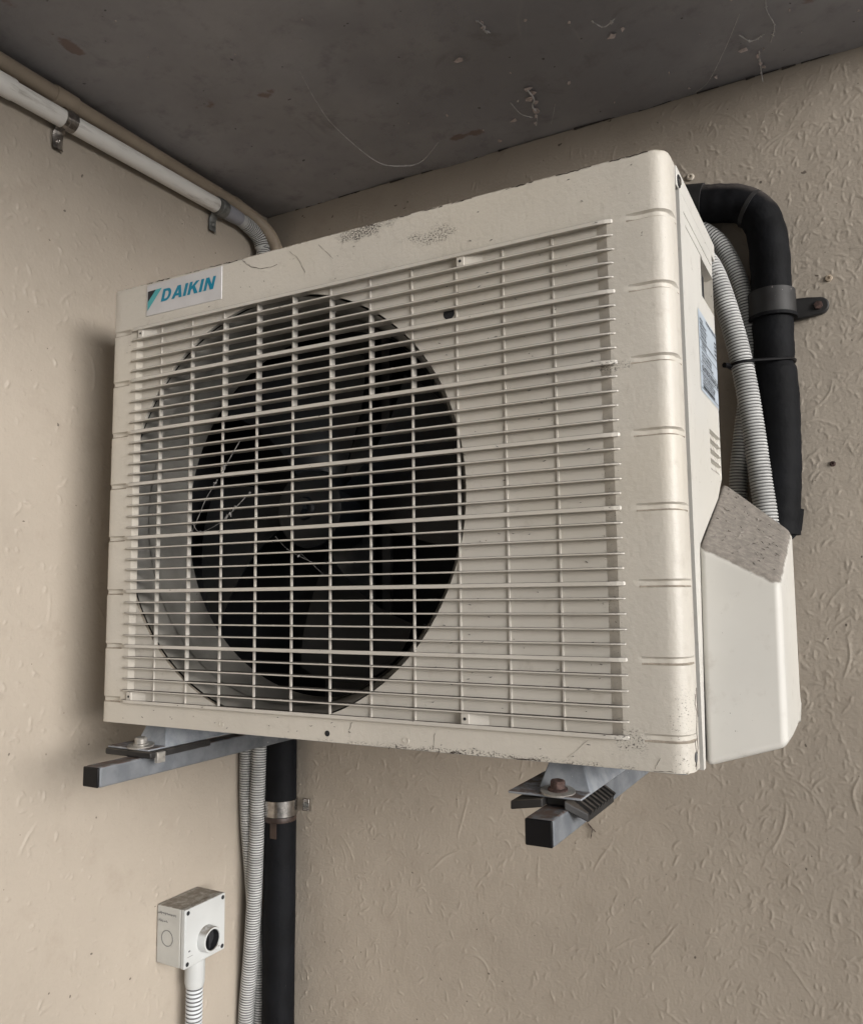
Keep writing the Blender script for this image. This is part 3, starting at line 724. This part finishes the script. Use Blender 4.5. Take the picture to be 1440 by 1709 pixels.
# feet under the unit, each with its bolt
ARMS = [(0.0330,-0.070),(0.5545,-0.052)]
AZ0, AZ1 = -0.5465, -0.5240
def foot(cx_, cy_):
    b = MB(); w2=0.040
    zt_,zf = ZB-0.002, AZ1+0.0095
    # flange plate and hat section running under the unit
    b.box(cx_-w2-0.004,cx_+w2*0.62,cy_-0.012,0.225,zf-0.0012,zf+0.0012)
    P=[(cx_-w2*0.62,cy_+0.014,zf),(cx_+w2*0.62,cy_+0.014,zf),(cx_+w2*0.62,0.22,zf),(cx_-w2*0.62,0.22,zf),
       (cx_-w2*0.42,cy_+0.024,zt_),(cx_+w2*0.36,cy_+0.024,zt_),(cx_+w2*0.36,0.22,zt_),(cx_-w2*0.42,0.22,zt_)]
    b.add(P,[(4,5,6,7),(0,1,5,4),(1,2,6,5),(2,3,7,6),(3,0,4,7)])
    f_=b.build('mounting_foot', M_galv, ac, bevel=0.0012)
    return zf
for (cx_,yc) in ARMS:
    by_ = 0.000 if cx_ > 0.3 else 0.002
    zf = foot(cx_, by_)

# ------------------------------------------------------------------ wall brackets, pads and bolts
for i,(cx_,yc) in enumerate(ARMS):
    side = 'left' if i==0 else 'right'
    r_ = empty('wall_bracket',(cx_,DW,AZ0), ('shaded grey steel support arm under the left end of the air conditioner, beside the corner' if i==0 else
               'blue grey steel support arm with rusty top under the right end of the air conditioner'), 'bracket', 'support arms under the air conditioner')
    b=MB(); b.box(cx_-0.0125,cx_+0.0125,yc+0.003,DW-0.006,AZ0,AZ1); b.build('steel_arm', M_arm, r_, bevel=0.0022)
    b=MB(); b.box(cx_-0.0122,cx_+0.0122,yc,yc+0.0032,AZ0+0.0003,AZ1-0.0003); b.build('end_cap', M_cap, r_, bevel=0.0015)
    b=MB(); b.box(cx_-0.02,cx_+0.02,DW-0.006,DW-0.0012,AZ0-0.004,AZ1+0.06); b.build('wall_plate', M_galv, r_, bevel=0.001)
    by_ = 0.000 if i else 0.002
    p_ = empty('rubber_pad',(cx_,by_+0.03,AZ1), ('black rubber pad clamped flat on the left support arm' if i==0 else 'black ribbed rubber pad, wings bent down, on the right support arm'),'rubber pad','rubber pads on the support arms')
    b=MB(); zt_=AZ1+0.0080
    if i:
        for sg in (-1,1):
            y0_,y1_=by_-0.016,by_+(0.075 if sg>0 else 0.03)
            P=[]
            for (dx,dz) in (((0.010,0.0),(0.0275,-0.0115)) if sg>0 else ((0.010,0.0),(0.040,-0.005))):
                for y in (y0_+(0.012 if sg>0 and dx>0.02 else 0),y1_):
                    for zz_ in (AZ1+0.0004,zt_): P.append((cx_+sg*dx,y,zz_+dz))
            b.add(P,[(0,1,3,2),(4,6,7,5),(0,4,5,1),(2,3,7,6),(1,5,7,3),(0,2,6,4)])
        b.box(cx_-0.010,cx_+0.010,by_-0.006,by_+0.075,AZ1+0.0004,zt_)
        b.build('pad_body', M_rubber, p_, bevel=0.0012)
        b=MB()
        for k in range(8):
            y=by_-0.001+k*0.0098
            b.add([(cx_+0.0165,y,zt_-0.005),(cx_+0.0285,y,zt_-0.0130),(cx_+0.0285,y+0.0042,zt_-0.0130),(cx_+0.0165,y+0.0042,zt_-0.005),
                   (cx_+0.0165,y,zt_-0.0005),(cx_+0.0305,y,zt_-0.0095),(cx_+0.0305,y+0.0042,zt_-0.0095),(cx_+0.0165,y+0.0042,zt_-0.0005)],[(0,3,2,1),(4,5,6,7),(0,1,5,4),(1,2,6,5),(2,3,7,6),(3,0,4,7)])
        b.build('pad_rib', M_rubber, p_, kind='stuff')
    else:
        b.box(cx_-0.046,cx_+0.030,by_-0.014,by_+0.085,AZ1+0.0004,zt_); b.build('pad_body', M_rubber, p_, bevel=0.0018)
        b=MB(); b.box(cx_+0.028,cx_+0.0335,by_-0.006,by_+0.006,AZ1-0.005,zt_-0.001); b.build('pad_clip', M_washer, p_, bevel=0.0005)
    bo = empty('anchor_bolt',(cx_,by_,AZ1+0.01), ('dull hex bolt and washer on the left mounting foot' if i==0 else 'rusty hex bolt and wide washer on the right mounting foot'),'bolt','bolts holding the mounting feet')
    z0=AZ1+0.0112
    bx_=cx_-0.001
    b=MB(); b.lathe((bx_,by_,z0),(0.05,-0.10,1),[(0.0001,0),(0.0155,0),(0.0155,0.0016),(0.006,0.0022)],32); b.build('washer', M_washer, bo)
    b=MB(); b.lathe((bx_,by_,z0+0.002),(0.05,-0.10,1),[(0.009,0),(0.009,0.0012),(0.0066,0.002),(0.0066,0.0068),(0.0050,0.0082),(0.0001,0.0082)],6 if False else 24); 
    b.build('bolt_flange', M_rust if i else M_washer, bo)
    b=MB(); b.lathe((bx_,by_,z0+0.0045),(0.05,-0.10,1),[(0.0072,0),(0.0072,0.0046),(0.0058,0.0058),(0.0001,0.0058)],6); b.build('bolt_head', M_rust if i else M_washer, bo, angle=20)

# ------------------------------------------------------------------ pipes behind and below
pr = empty('insulated_pipe',(0.7137,0.404,-0.3), 'thick black insulated pipe bending down the back wall at right of the unit','pipe')
YP=0.4045; RP=0.0247
pts=[(0.52,YP,0.204),(0.60,YP,0.193),(0.655,YP,0.184),(0.684,YP,0.175),(0.703,YP,0.157),(0.7125,YP,0.128),(0.7148,YP,0.085),(0.7140,YP,0.03),(0.7138,YP,-0.0475),(0.7148,YP,-0.12),(0.7115,YP,-0.20),(0.7075,YP,-0.25),(0.7065,YP,-0.266)]
P,t=even(pts,0.004); rad=[]
for q in P:
    r=RP
    r*=1-0.07*math.exp(-((q[2]+0.0475)/0.006)**2)*(1 if q[0]>0.69 else 0)
    if q[2]<-0.05: r*=1.05
    r*=1+0.012*math.sin(q[2]*70+q[0]*90)+0.012*math.sin(q[2]*210+1)+0.01*math.sin(q[0]*330)+rnd.uniform(-0.008,0.008)
    rad.append(r)
b=MB(); b.tube(P,rad,28); b.build('pipe_lagging', M_black, pr, angle=60)
def band(name,mat,parent,c,axis,r,w,seg=32,th=0.0016):
    b=MB(); b.lathe(c,axis,[(r-0.001,-w/2),(r+th,-w/2+0.0004),(r+th,w/2-0.0004),(r-0.001,w/2)],seg); return b.build(name,mat,parent)
band('pipe_collar', M_tape, pr,(0.6205,YP,0.1898),(1,0,-0.16),RP,0.030,th=0.0030)
band('pipe_seam', M_tape, pr,(0.694,YP,0.1665),(0.82,0,-0.57),RP,0.006,th=0.0006)
b=MB(); b.add([(0.724,YP-0.012,-0.232),(0.7385,YP-0.004,-0.236),(0.7345,YP-0.004,-0.262),(0.722,YP-0.012,-0.275),(0.724,YP-0.009,-0.232),(0.7385,YP-0.001,-0.236),(0.7345,YP-0.001,-0.262),(0.722,YP-0.009,-0.275)],
   [(0,3,2,1),(4,5,6,7),(0,1,5,4),(1,2,6,5),(2,3,7,6),(3,0,4,7)]); b.build('loose_flap', M_black, pr, smooth=False)
# clamp with ear
cl_=empty('pipe_clamp',(0.7143,DW,0.03),'dark weathered clamp with a bolted ear holding the black pipe at right','pipe clamp')
band('clamp_band', M_tape, cl_,(0.7143,YP,0.030),(0,0,1),RP+0.001,0.036,th=0.003)
band('clamp_lip', M_black, cl_,(0.7143,YP,0.0135),(0,0,1),RP+0.002,0.005,th=0.003)
b=MB(); pp=[(0.735,0.041),(0.755,0.040),(0.768,0.038)]+[(0.768+0.012*math.cos(R_(a)),0.0265+0.0115*math.sin(R_(a))) for a in range(80,-81,-20)]+[(0.755,0.0135),(0.735,0.012)]
n_=len(pp); b.add([(x,DW-0.010,z) for x,z in pp]+[(x,DW-0.002,z) for x,z in pp],[tuple(range(n_)),tuple(range(2*n_-1,n_-1,-1))]+[(i,n_+i,n_+(i+1)%n_,(i+1)%n_) for i in range(n_)])
b.build('clamp_ear', M_tape, cl_, bevel=0.002)
b=MB(); b.lathe((0.7675,DW-0.010,0.0265),(0,-1,0),[(0.0055,0),(0.0055,0.003),(0.0001,0.0036)],6); b.build('clamp_bolt', M_rust, cl_)

def conduit(name,pts,r,mat,label,group,amp=0.0024,pitch=0.0040):
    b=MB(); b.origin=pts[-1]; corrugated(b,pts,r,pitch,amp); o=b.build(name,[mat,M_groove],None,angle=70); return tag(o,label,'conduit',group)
GC='grey corrugated conduits'
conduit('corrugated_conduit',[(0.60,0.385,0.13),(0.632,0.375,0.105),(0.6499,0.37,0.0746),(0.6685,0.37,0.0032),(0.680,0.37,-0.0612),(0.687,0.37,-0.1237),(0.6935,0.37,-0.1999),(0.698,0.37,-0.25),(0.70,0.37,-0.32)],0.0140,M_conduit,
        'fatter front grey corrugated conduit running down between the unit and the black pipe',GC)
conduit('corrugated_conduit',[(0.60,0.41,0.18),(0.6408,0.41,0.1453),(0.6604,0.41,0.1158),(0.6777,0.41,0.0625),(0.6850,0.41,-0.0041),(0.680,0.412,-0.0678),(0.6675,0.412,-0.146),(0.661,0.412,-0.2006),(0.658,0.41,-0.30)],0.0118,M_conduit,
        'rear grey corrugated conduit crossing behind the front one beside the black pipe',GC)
# cable tie round conduit and pipe
b=MB(); b.origin=(0.69,0.39,-0.048)
loop=[]
c1_=(0.6788,0.371,0.0160); c2_=(0.7138,YP,RP*0.96)
def circ(c,r,a): return (c[0]+r*math.cos(R_(a)), c[1]+r*math.sin(R_(a)))
for a in range(300,120,-15)[::-1]: loop.append(circ(c1_,0.0158,a))
for a in range(-50,120,15): loop.append(circ(c2_,RP*0.97,a))
loop.append(loop[0])
b.tube([(x,y,-0.0495+0.10*(x-0.69)) for x,y in loop],0.0021,8,caps=False)
b.tube([(0.6660,0.361,-0.0530),(0.660,0.350,-0.0535)],0.0036,6)
tag(b.build('cable_tie', M_cap),'black cable tie binding the front conduit to the black pipe','cable tie')

# lower corner: black downpipe and two conduits
dpipe=empty('downpipe',(-0.0800,0.397,GZ),'black vertical pipe running down the wall corner under the left of the unit','pipe')
b=MB(); P,t=even([(-0.0785,0.4020,-0.30),(-0.0785,0.4020,-0.60),(-0.0790,0.4020,-0.83),(-0.0800,0.4020,-1.05),(-0.080,0.4020,GZ+0.002)],0.02); b.tube(P,0.0262,28); b.build('pipe_lagging', M_black, dpipe, angle=60)
b=MB(); b.lathe((-0.0790,0.4020,-0.716),(0,0,1),[(0.0264,0.011),(0.0267,0.012),(0.0267,0.018),(0.0264,0.019)],32); b.box(-0.078,-0.066,0.3748,0.3765,-0.728,-0.705); 
bt=[]; 
b.build('tape_band', M_brown, dpipe)
cl2=empty('pipe_clamp',(-0.0788,DW,-0.683),'shiny steel clamp around the black downpipe in the corner','pipe clamp')
band('clamp_band', M_chrome, cl2,(-0.0788,0.4020,-0.683),(0,0,1),0.0265,0.026,th=0.0016)
band('clamp_rim', M_chrome, cl2,(-0.0788,0.4020,-0.672),(0,0,1),0.0272,0.004,th=0.0016)
b=MB(); b.box(-0.049,-0.036,DW-0.0075,DW-0.0035,-0.692,-0.672); b.build('clamp_ear', M_chrome, cl2, bevel=0.001)
b=MB(); b.lathe((-0.0425,DW-0.0075,-0.682),(0,-1,0),[(0.0045,0),(0.004,0.0025),(0.0001,0.003)],12); b.build('clamp_screw', M_dsteel, cl2)

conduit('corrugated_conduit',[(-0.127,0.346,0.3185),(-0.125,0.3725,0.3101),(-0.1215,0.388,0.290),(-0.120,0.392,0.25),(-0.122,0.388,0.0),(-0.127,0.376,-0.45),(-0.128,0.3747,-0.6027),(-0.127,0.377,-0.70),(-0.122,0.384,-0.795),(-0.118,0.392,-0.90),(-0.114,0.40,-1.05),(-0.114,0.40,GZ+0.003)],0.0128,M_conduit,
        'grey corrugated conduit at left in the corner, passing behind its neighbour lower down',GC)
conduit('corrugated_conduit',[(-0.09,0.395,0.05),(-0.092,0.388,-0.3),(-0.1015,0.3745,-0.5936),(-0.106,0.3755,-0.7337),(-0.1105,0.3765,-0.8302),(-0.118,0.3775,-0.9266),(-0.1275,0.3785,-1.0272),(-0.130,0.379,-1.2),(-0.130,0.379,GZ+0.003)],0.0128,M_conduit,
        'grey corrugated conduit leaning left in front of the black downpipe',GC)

# ------------------------------------------------------------------ pipes along the top of the left wall
wp=empty('white_conduit_pipe',(-0.127,-0.3,0.314),'scuffed white pipe clipped along the top of the left wall','pipe')
b=MB(); b.tube([(-0.127,-1.9,0.272),(-0.127,-0.1093,0.3107+0.003),(-0.127,0.2785,0.3192)],0.0126,24); b.build('pipe', M_wpipe, wp, angle=60)
b=MB(); b.lathe((-0.127,-0.0915,0.3143),(0,-1,-0.02),[(0.0126,0),(0.0142,0.0006),(0.0142,0.05),(0.0128,0.052)],24); b.build('sleeve', M_wpipe, wp)
b=MB(); b.lathe((-0.127,0.2785,0.3192),(0,1,0.0),[(0.0125,-0.001),(0.0133,0),(0.0133,0.036),(0.0128,0.045),(0.0122,0.052),(0.0118,0.058)],24); b.build('coupling', M_gpipe, wp)
b=MB(); b.lathe((-0.127,0.335,0.3191),(0,1,-0.10),[(0.0119,-0.002),(0.0117,0.0),(0.0112,0.016),(0.008,0.017)],24); b.build('plain_end', M_conduit, wp)
tp_=empty('tan_pipe',(-0.132,-0.3,0.345),'tan painted pipe tucked along the ceiling edge above the white pipe','pipe')
b=MB(); P,t=even([(-0.132,-1.9,0.346),(-0.132,-0.5,0.3465),(-0.132,0.20,0.3450),(-0.1315,0.305,0.3445),(-0.127,0.352,0.3390),(-0.117,0.384,0.325),(-0.107,0.402,0.302),(-0.101,0.412,0.268),(-0.098,0.4165,0.21),(-0.096,0.4165,-0.25)],0.008); b.tube(P,0.0114,22); b.build('pipe', M_tan, tp_, angle=60)
b=MB(); b.lathe((-0.132,-0.030,0.3456),(0,1,0),[(0.0112,-0.001),(0.0134,0),(0.0134,0.034),(0.0112,0.036)],22); b.build('pipe_socket', M_tan, tp_)
b=MB(); b.lathe((-0.132,0.322,0.3440),(0,1,-0.05),[(0.0112,-0.001),(0.0130,0),(0.0132,0.014),(0.0114,0.020)],22); b.build('pipe_socket', M_tan, tp_)
for i,(yc,zc,mat,lab_) in enumerate(((-0.0105,0.3162,M_chrome,'shiny steel saddle clip holding the white pipe'),(0.2875,0.3192,M_dsteel,'dull grey saddle clip at the end of the white pipe by the coupling'))):
    c_=empty('pipe_clip',(-0.1436,yc,zc),lab_,'pipe clip','clips on the white pipe')
    wd=0.0180 if i==0 else 0.021
    b=MB(); r0=0.0130 if i==0 else 0.0136
    b.lathe((-0.127,yc,zc),(0,1,0),[(r0-0.0005,-wd/2),(r0+0.0013,-wd/2),(r0+0.0013,-wd*0.2),(r0+0.0021,-wd*0.16),(r0+0.0021,wd*0.16),(r0+0.0013,wd*0.2),(r0+0.0013,wd/2),(r0-0.0005,wd/2)],28); b.build('clip_band', mat, c_)
    b=MB(); x0=XL+0.0022
    yo=yc-0.0045 if i==0 else yc-0.004; hw=0.0078
    prof=[(x0+0.0075,zc-0.0125),(x0+0.0035,zc-0.0165),(x0+0.0015,zc-0.022),(x0+0.0012,zc-0.036),(x0+0.0030,zc-0.0415)]
    vv=[]; 
    for (xx_,zz_) in prof:
        for yy in (yo-hw,yo-hw*0.5,yo+hw*0.5,yo+hw): vv.append((xx_+(0.0012 if abs(yy-yo)<hw*0.6 else 0),yy,zz_))
    m0=len(vv); vv+=[(a_+0.0009,b__,c__) for a_,b__,c__ in vv]
    ff=[]
    for r in range(len(prof)-1):
        for q in range(3):
            p_=r*4+q; ff+=[(p_,p_+1,p_+5,p_+4),(m0+p_,m0+p_+4,m0+p_+5,m0+p_+1)]
    b.add(vv,ff); b.build('clip_ear', mat, c_, angle=20)
    b=MB(); b.lathe((x0+0.003,yo,zc-0.029),(1,0,0),[(0.0036,0),(0.0034,0.0014),(0.0016,0.0020),(0.0001,0.0012)],14); b.build('clip_screw', M_chrome if i==0 else M_dsteel, c_)

# ------------------------------------------------------------------ isolator box on the left wall
BXF,BY0,BY1,BZt,BZb=-0.0862,0.1990,0.2812,-0.7842,-0.8660
bxo=empty('isolator_box',(XL,0.24,BZb),'pale grey electrical box with dusty top and open round socket on the left wall','electrical box')
b=MB(); b.box(XL+0.0012,BXF-0.009,BY0,BY1,BZb,BZt); b.build('box_body', M_boxside, bxo, bevel=0.002)
b=MB(); b.box(BXF-0.0085,BXF,BY0-0.0002,BY1+0.0002,BZb-0.0002,BZt+0.0002); lid=b.build('box_lid', M_boxm, bxo, bevel=0.0018)
for y,z in ((BY0+0.0055,BZt-0.0058),(BY1-0.0055,BZt-0.0058),(BY0+0.0055,BZb+0.0058),(BY1-0.0055,BZb+0.0058)):
    disc('lid_screw',(BXF,y,z),(1,0,0),0.0031,M_dark,lid,0.0004,14)
b=MB(); b.lathe((BXF,0.2415,-0.8370),(1,0,0),[(0.0190,-0.001),(0.0182,0.0005),(0.0178,0.0125),(0.0170,0.0135),(0.0148,0.0135),(0.0142,0.0120)],32); b.build('socket_ring', M_boxm, bxo, angle=40)
b=MB(); b.lathe((BXF,0.2415,-0.8370),(1,0,0),[(0.0143,0.0122),(0.0138,0.002),(0.0001,0.0018)],28)
b.box(BXF+0.001,BXF+0.0085,0.2385,0.2425,-0.8495,-0.8245); b.build('socket_core', M_dark, bxo, angle=40)
b=MB(); b.box(BXF,BXF+0.0130,0.2415+0.0080,0.2415+0.0165,-0.8550,-0.8505); b.build('socket_lug', M_boxm, bxo, bevel=0.001)
b=MB(); b.lathe((-0.1205,BY0-0.0004,-0.8285),(0,-1,0),[(0.0112,0),(0.0112,0.0003),(0.0106,0.0003),(0.0106,0.0)],28); b.build('knockout_ring', M_pen, bxo)
b=MB()
for (x0,z0,n_,sp_) in ((-0.139,-0.7955,9,0.0040),(-0.1375,-0.8065,4,0.0045)):
    for k in range(n_):
        x=x0+k*sp_; pts=[(x,BY0-0.0006,z0+rnd.uniform(-0.001,0.001)),(x+sp_*0.4,BY0-0.0006,z0+rnd.uniform(0.001,0.0035)),(x+sp_*0.8,BY0-0.0006,z0+rnd.uniform(-0.0015,0.0005))]
        b.tube(pts,0.00032,4)
b.build('pen_writing', M_pen, bxo, smooth=False)
b=MB(); b.box(BXF,BXF+0.0003,0.2065,0.2100,-0.8445,-0.8425); b.box(BXF,BXF+0.0003,0.2045,0.2150,-0.8512,-0.8508); b.build('lid_mark', M_pen, lid, smooth=False)
b=MB(); b.lathe((-0.1125,0.247,BZb+0.001),(0,0,-1),[(0.0146,0),(0.0146,0.040),(0.0132,0.0455),(0.0128,0.047)],28); b.build('conduit_adapter', M_boxm, bxo, angle=40)
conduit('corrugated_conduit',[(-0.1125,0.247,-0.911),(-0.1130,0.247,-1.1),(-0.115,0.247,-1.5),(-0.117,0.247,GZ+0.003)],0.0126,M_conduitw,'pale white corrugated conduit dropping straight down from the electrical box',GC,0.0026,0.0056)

# ------------------------------------------------------------------ cobwebs and small leftovers on the walls
def strand(mb,pts,r=0.00035,lumps=0):
    P,t=even(pts,0.004); mb.tube(P,[r*0.72*rnd.uniform(0.5,1.5) for _ in P],5)
    for k in range(lumps):
        q=Vector(rnd.choice(P)); rr=rnd.uniform(0.0008,0.0018); mb.tube([q+Vector((rnd.uniform(-1,1),rnd.uniform(-1,1),rnd.uniform(-1,1)))*rr for _ in range(4)],[rr*0.3,rr*0.8,rr*0.7,rr*0.3],5)
def web(strands,label,org_):
    b=MB(); b.origin=org_
    for a in strands: strand(b,*a)
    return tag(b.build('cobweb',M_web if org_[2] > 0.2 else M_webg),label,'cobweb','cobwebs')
web([([(0.1726,0.1148,H-0.0005),(0.159,0.1735,0.3542),(0.1545,0.2236,0.3462),(0.1637,0.3066,0.3362),(0.1819,0.3391,0.3342),(0.2143,0.3679,0.3442),(0.2578,0.3571,H-0.0005)],0.0005,2),
     ([(0.164,0.315,0.3362),(0.176,0.338,0.336),(0.205,0.366,0.342)],0.0006,0)],'long sagging cobweb strand hanging under the ceiling left of centre',(0.16,0.25,0.345))
web([([(0.628,0.423,H-0.003),(0.650,0.40,H-0.006),(0.680,0.345,H-0.004),(0.706,0.290,H-0.0005)],0.00045,0)],'straight cobweb thread along the ceiling near the back wall at right',(0.66,0.37,0.36))
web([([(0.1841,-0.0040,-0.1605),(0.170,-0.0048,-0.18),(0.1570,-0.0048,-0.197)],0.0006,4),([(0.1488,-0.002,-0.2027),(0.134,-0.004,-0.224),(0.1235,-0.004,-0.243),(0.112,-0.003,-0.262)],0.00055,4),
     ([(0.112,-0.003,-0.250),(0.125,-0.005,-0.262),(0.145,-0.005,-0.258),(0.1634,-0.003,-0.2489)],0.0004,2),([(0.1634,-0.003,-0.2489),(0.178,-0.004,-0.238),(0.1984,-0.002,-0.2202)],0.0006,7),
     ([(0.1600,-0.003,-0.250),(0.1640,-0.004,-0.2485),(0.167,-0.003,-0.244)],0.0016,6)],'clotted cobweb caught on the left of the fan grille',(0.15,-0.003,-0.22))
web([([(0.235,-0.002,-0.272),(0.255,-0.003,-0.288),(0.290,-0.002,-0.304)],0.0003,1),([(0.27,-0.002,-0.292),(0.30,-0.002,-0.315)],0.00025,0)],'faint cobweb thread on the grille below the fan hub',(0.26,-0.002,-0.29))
web([([(0.417,0.353,H-0.002),(0.412,0.372,H-0.006),(0.404,0.388,H-0.003)],0.0005,2),([(0.392,0.318,H-0.002),(0.397,0.345,H-0.006),(0.407,0.366,H-0.003)],0.0006,2),([(0.425,0.395,H-0.003),(0.437,0.372,H-0.004),(0.447,0.352,H-0.002)],0.0004,1),
     ([(0.4255,0.300,H-0.004),(0.428,0.318,H-0.008),(0.4185,0.335,H-0.006),(0.4173,0.354,H-0.003)],0.0012,9)],'pinkish tangle of cobweb and flakes on the ceiling above the unit',(0.42,0.34,0.36))
web([([(0.420,0.140,H-0.001),(0.4275,0.150,H-0.006),(0.4245,0.160,H-0.005),(0.427,0.172,H-0.001)],0.0009,7)],'small hooked cobweb wisp near the top edge, left of the pinkish tangle',(0.42,0.155,0.36))
web([([(0.742,0.240,H-0.001),(0.736,0.29,H-0.004),(0.741,0.33,H-0.003),(0.733,0.365,H-0.001)],0.0007,8)],'long pale cobweb streak at the upper right of the ceiling',(0.74,0.30,0.36))
web([([(0.70,0.33,H-0.001),(0.712,0.345,H-0.004),(0.728,0.343,H-0.001)],0.0009,6)],'short curled cobweb beside the long pale streak at the upper right',(0.71,0.34,0.36))
web([([(0.545,0.215,H-0.001),(0.556,0.225,H-0.006),(0.571,0.222,H-0.002)],0.0009,6)],'small dusty cobweb knot in the middle of the ceiling above the casing corner',(0.555,0.225,0.36))
web([([(0.716,0.428,0.352),(0.7155,0.420,0.360),(0.7165,0.40,H-0.002),(0.7180,0.375,H-0.001)],0.0010,6)],'short pale cobweb tuft at the ceiling edge at right',(0.716,0.42,0.36))

# fine cracks and scratches in the casing paint
b=MB()
def crack(pts,r=0.00028):
    Q=[]
    for a_,c_ in zip(pts,pts[1:]):
        for k in range(5):
            f=k/5; Q.append((a_[0]+(c_[0]-a_[0])*f+rnd.uniform(-0.0006,0.0006),-0.0002,a_[1]+(c_[1]-a_[1])*f+rnd.uniform(-0.0006,0.0006)))
    Q.append((pts[-1][0],-0.0002,pts[-1][1])); b.tube(Q,[r*rnd.uniform(0.4,1.2) for _ in Q],4)
crack([(0.1816,0.0548),(0.1926,0.0453),(0.2079,0.0399),(0.2211,0.0386),(0.2324,0.0398)],0.0003)
crack([(0.645,-0.476),(0.640,-0.4855)],0.00014); crack([(0.583,-0.4655),(0.563,-0.482)],0.00012)
crack([(0.43,-0.470),(0.428,-0.486)],0.00018); crack([(0.25,0.052),(0.262,0.040),(0.272,0.022)],0.00016); crack([(0.29,0.05),(0.31,0.03)],0.00014); crack([(0.335,-0.4655),(0.331,-0.474)],0.00016)
for i in range(7):
    x=rnd.uniform(0.36,0.66); L=rnd.uniform(0.003,0.018); crack([(x,ZB+0.0006),(x+L,ZB+0.0006+rnd.uniform(0,0.0008))],rnd.uniform(0.0002,0.0006))
for i in range(24):
    x=rnd.uniform(-0.02,0.64); L=rnd.uniform(0.002,0.022); crack([(x,ZT-0.0022),(x+L,ZT-0.0022)],rnd.uniform(0.0002,0.0005))
b.build('paint_crack', M_brownink, front, smooth=False, kind='stuff')
b=MB()
for pts in ([(AX1+0.0002,0.026,-0.425),(AX1+0.0002,0.022,-0.433),(AX1+0.0002,0.029,-0.44),(AX1+0.0002,0.024,-0.455),(AX1+0.0002,0.027,-0.470),(AX1+0.0002,0.014,-0.4835)],[(AX1+0.0002,0.030,-0.42),(AX1+0.0002,0.033,-0.445)],
            [(AX1+0.0002,0.016,-0.462),(AX1+0.0002,0.020,-0.474),(AX1+0.0002,0.017,-0.4865)]):
    b.tube(pts,0.00028,4)
b.build('paint_crack', M_brownink, front, smooth=False, kind='stuff')

# countless tiny bits stuck to the casing and grille
b=MB()
for i in range(170):
    zone=rnd.random()
    if zone<0.6: x,z,y=rnd.uniform(0.40,0.607),rnd.uniform(GZ1+0.01,-0.01),DP-0.0004
    elif zone<0.8: x,z,y=rnd.uniform(0.02,0.64),rnd.choice([rnd.uniform(ZB+0.002,GZ1-0.004),rnd.uniform(0.004,ZT-0.004)]),-0.0004
    else: k=rnd.randint(0,35); x,z,y=rnd.uniform(0.02,0.610),-k*s/5+rnd.uniform(-0.0008,0.0012),-0.0046
    a=rnd.uniform(-0.6,0.6); L=rnd.uniform(0.0008,0.0034)
    b.tube([(x,y,z),(x+math.cos(a)*L*0.5,y-0.0003,z+math.sin(a)*L*0.5+rnd.uniform(-0.0006,0.0006)),(x+math.cos(a)*L,y,z+math.sin(a)*L)],[0.0002,0.00035,0.0002],4)
b.build('stuck_grit', M_ink, ac, smooth=False, kind='stuff')

def plug(name,loc,ax_,r,mat,label):
    b=MB(); b.origin=loc; b.lathe(loc,ax_,[(r*1.25,-0.001),(r,0.002),(r*0.55,0.0024),(r*0.45,0.0006),(0.0001,0.0006)],14)
    tag(b.build(name,mat),label,'wall plug','plugs and screws left in the walls')
plug('wall_plug',(0.6153,DW-0.0005,0.2433),(0,-1,0),0.0046,M_plug,'pale wall plug just above the black pipe by the top right of the unit')
plug('wall_plug',(0.7807,DW-0.0005,0.0630),(0,-1,0),0.0040,M_tan,'painted over screw head above the ear of the right pipe clamp')
plug('wall_plug',(0.7725,DW-0.0005,-0.1777),(0,-1,0),0.0030,M_rust,'small rusty screw hole right of the black pipe, low on the back wall')
b=MB(); b.origin=(0.44,DW-0.001,-0.655); strand(b,[(0.4340,DW-0.0022,-0.641),(0.4387,DW-0.0025,-0.6534),(0.4465,DW-0.0022,-0.6625),(0.4511,DW-0.0022,-0.666)],0.0011,2); strand(b,[(0.446,DW-0.0022,-0.663),(0.4432,DW-0.0022,-0.676)],0.0008,1)
tag(b.build('dirt_strand',M_brown),'short dark strand of dirt on the back wall below the right support arm','dirt')
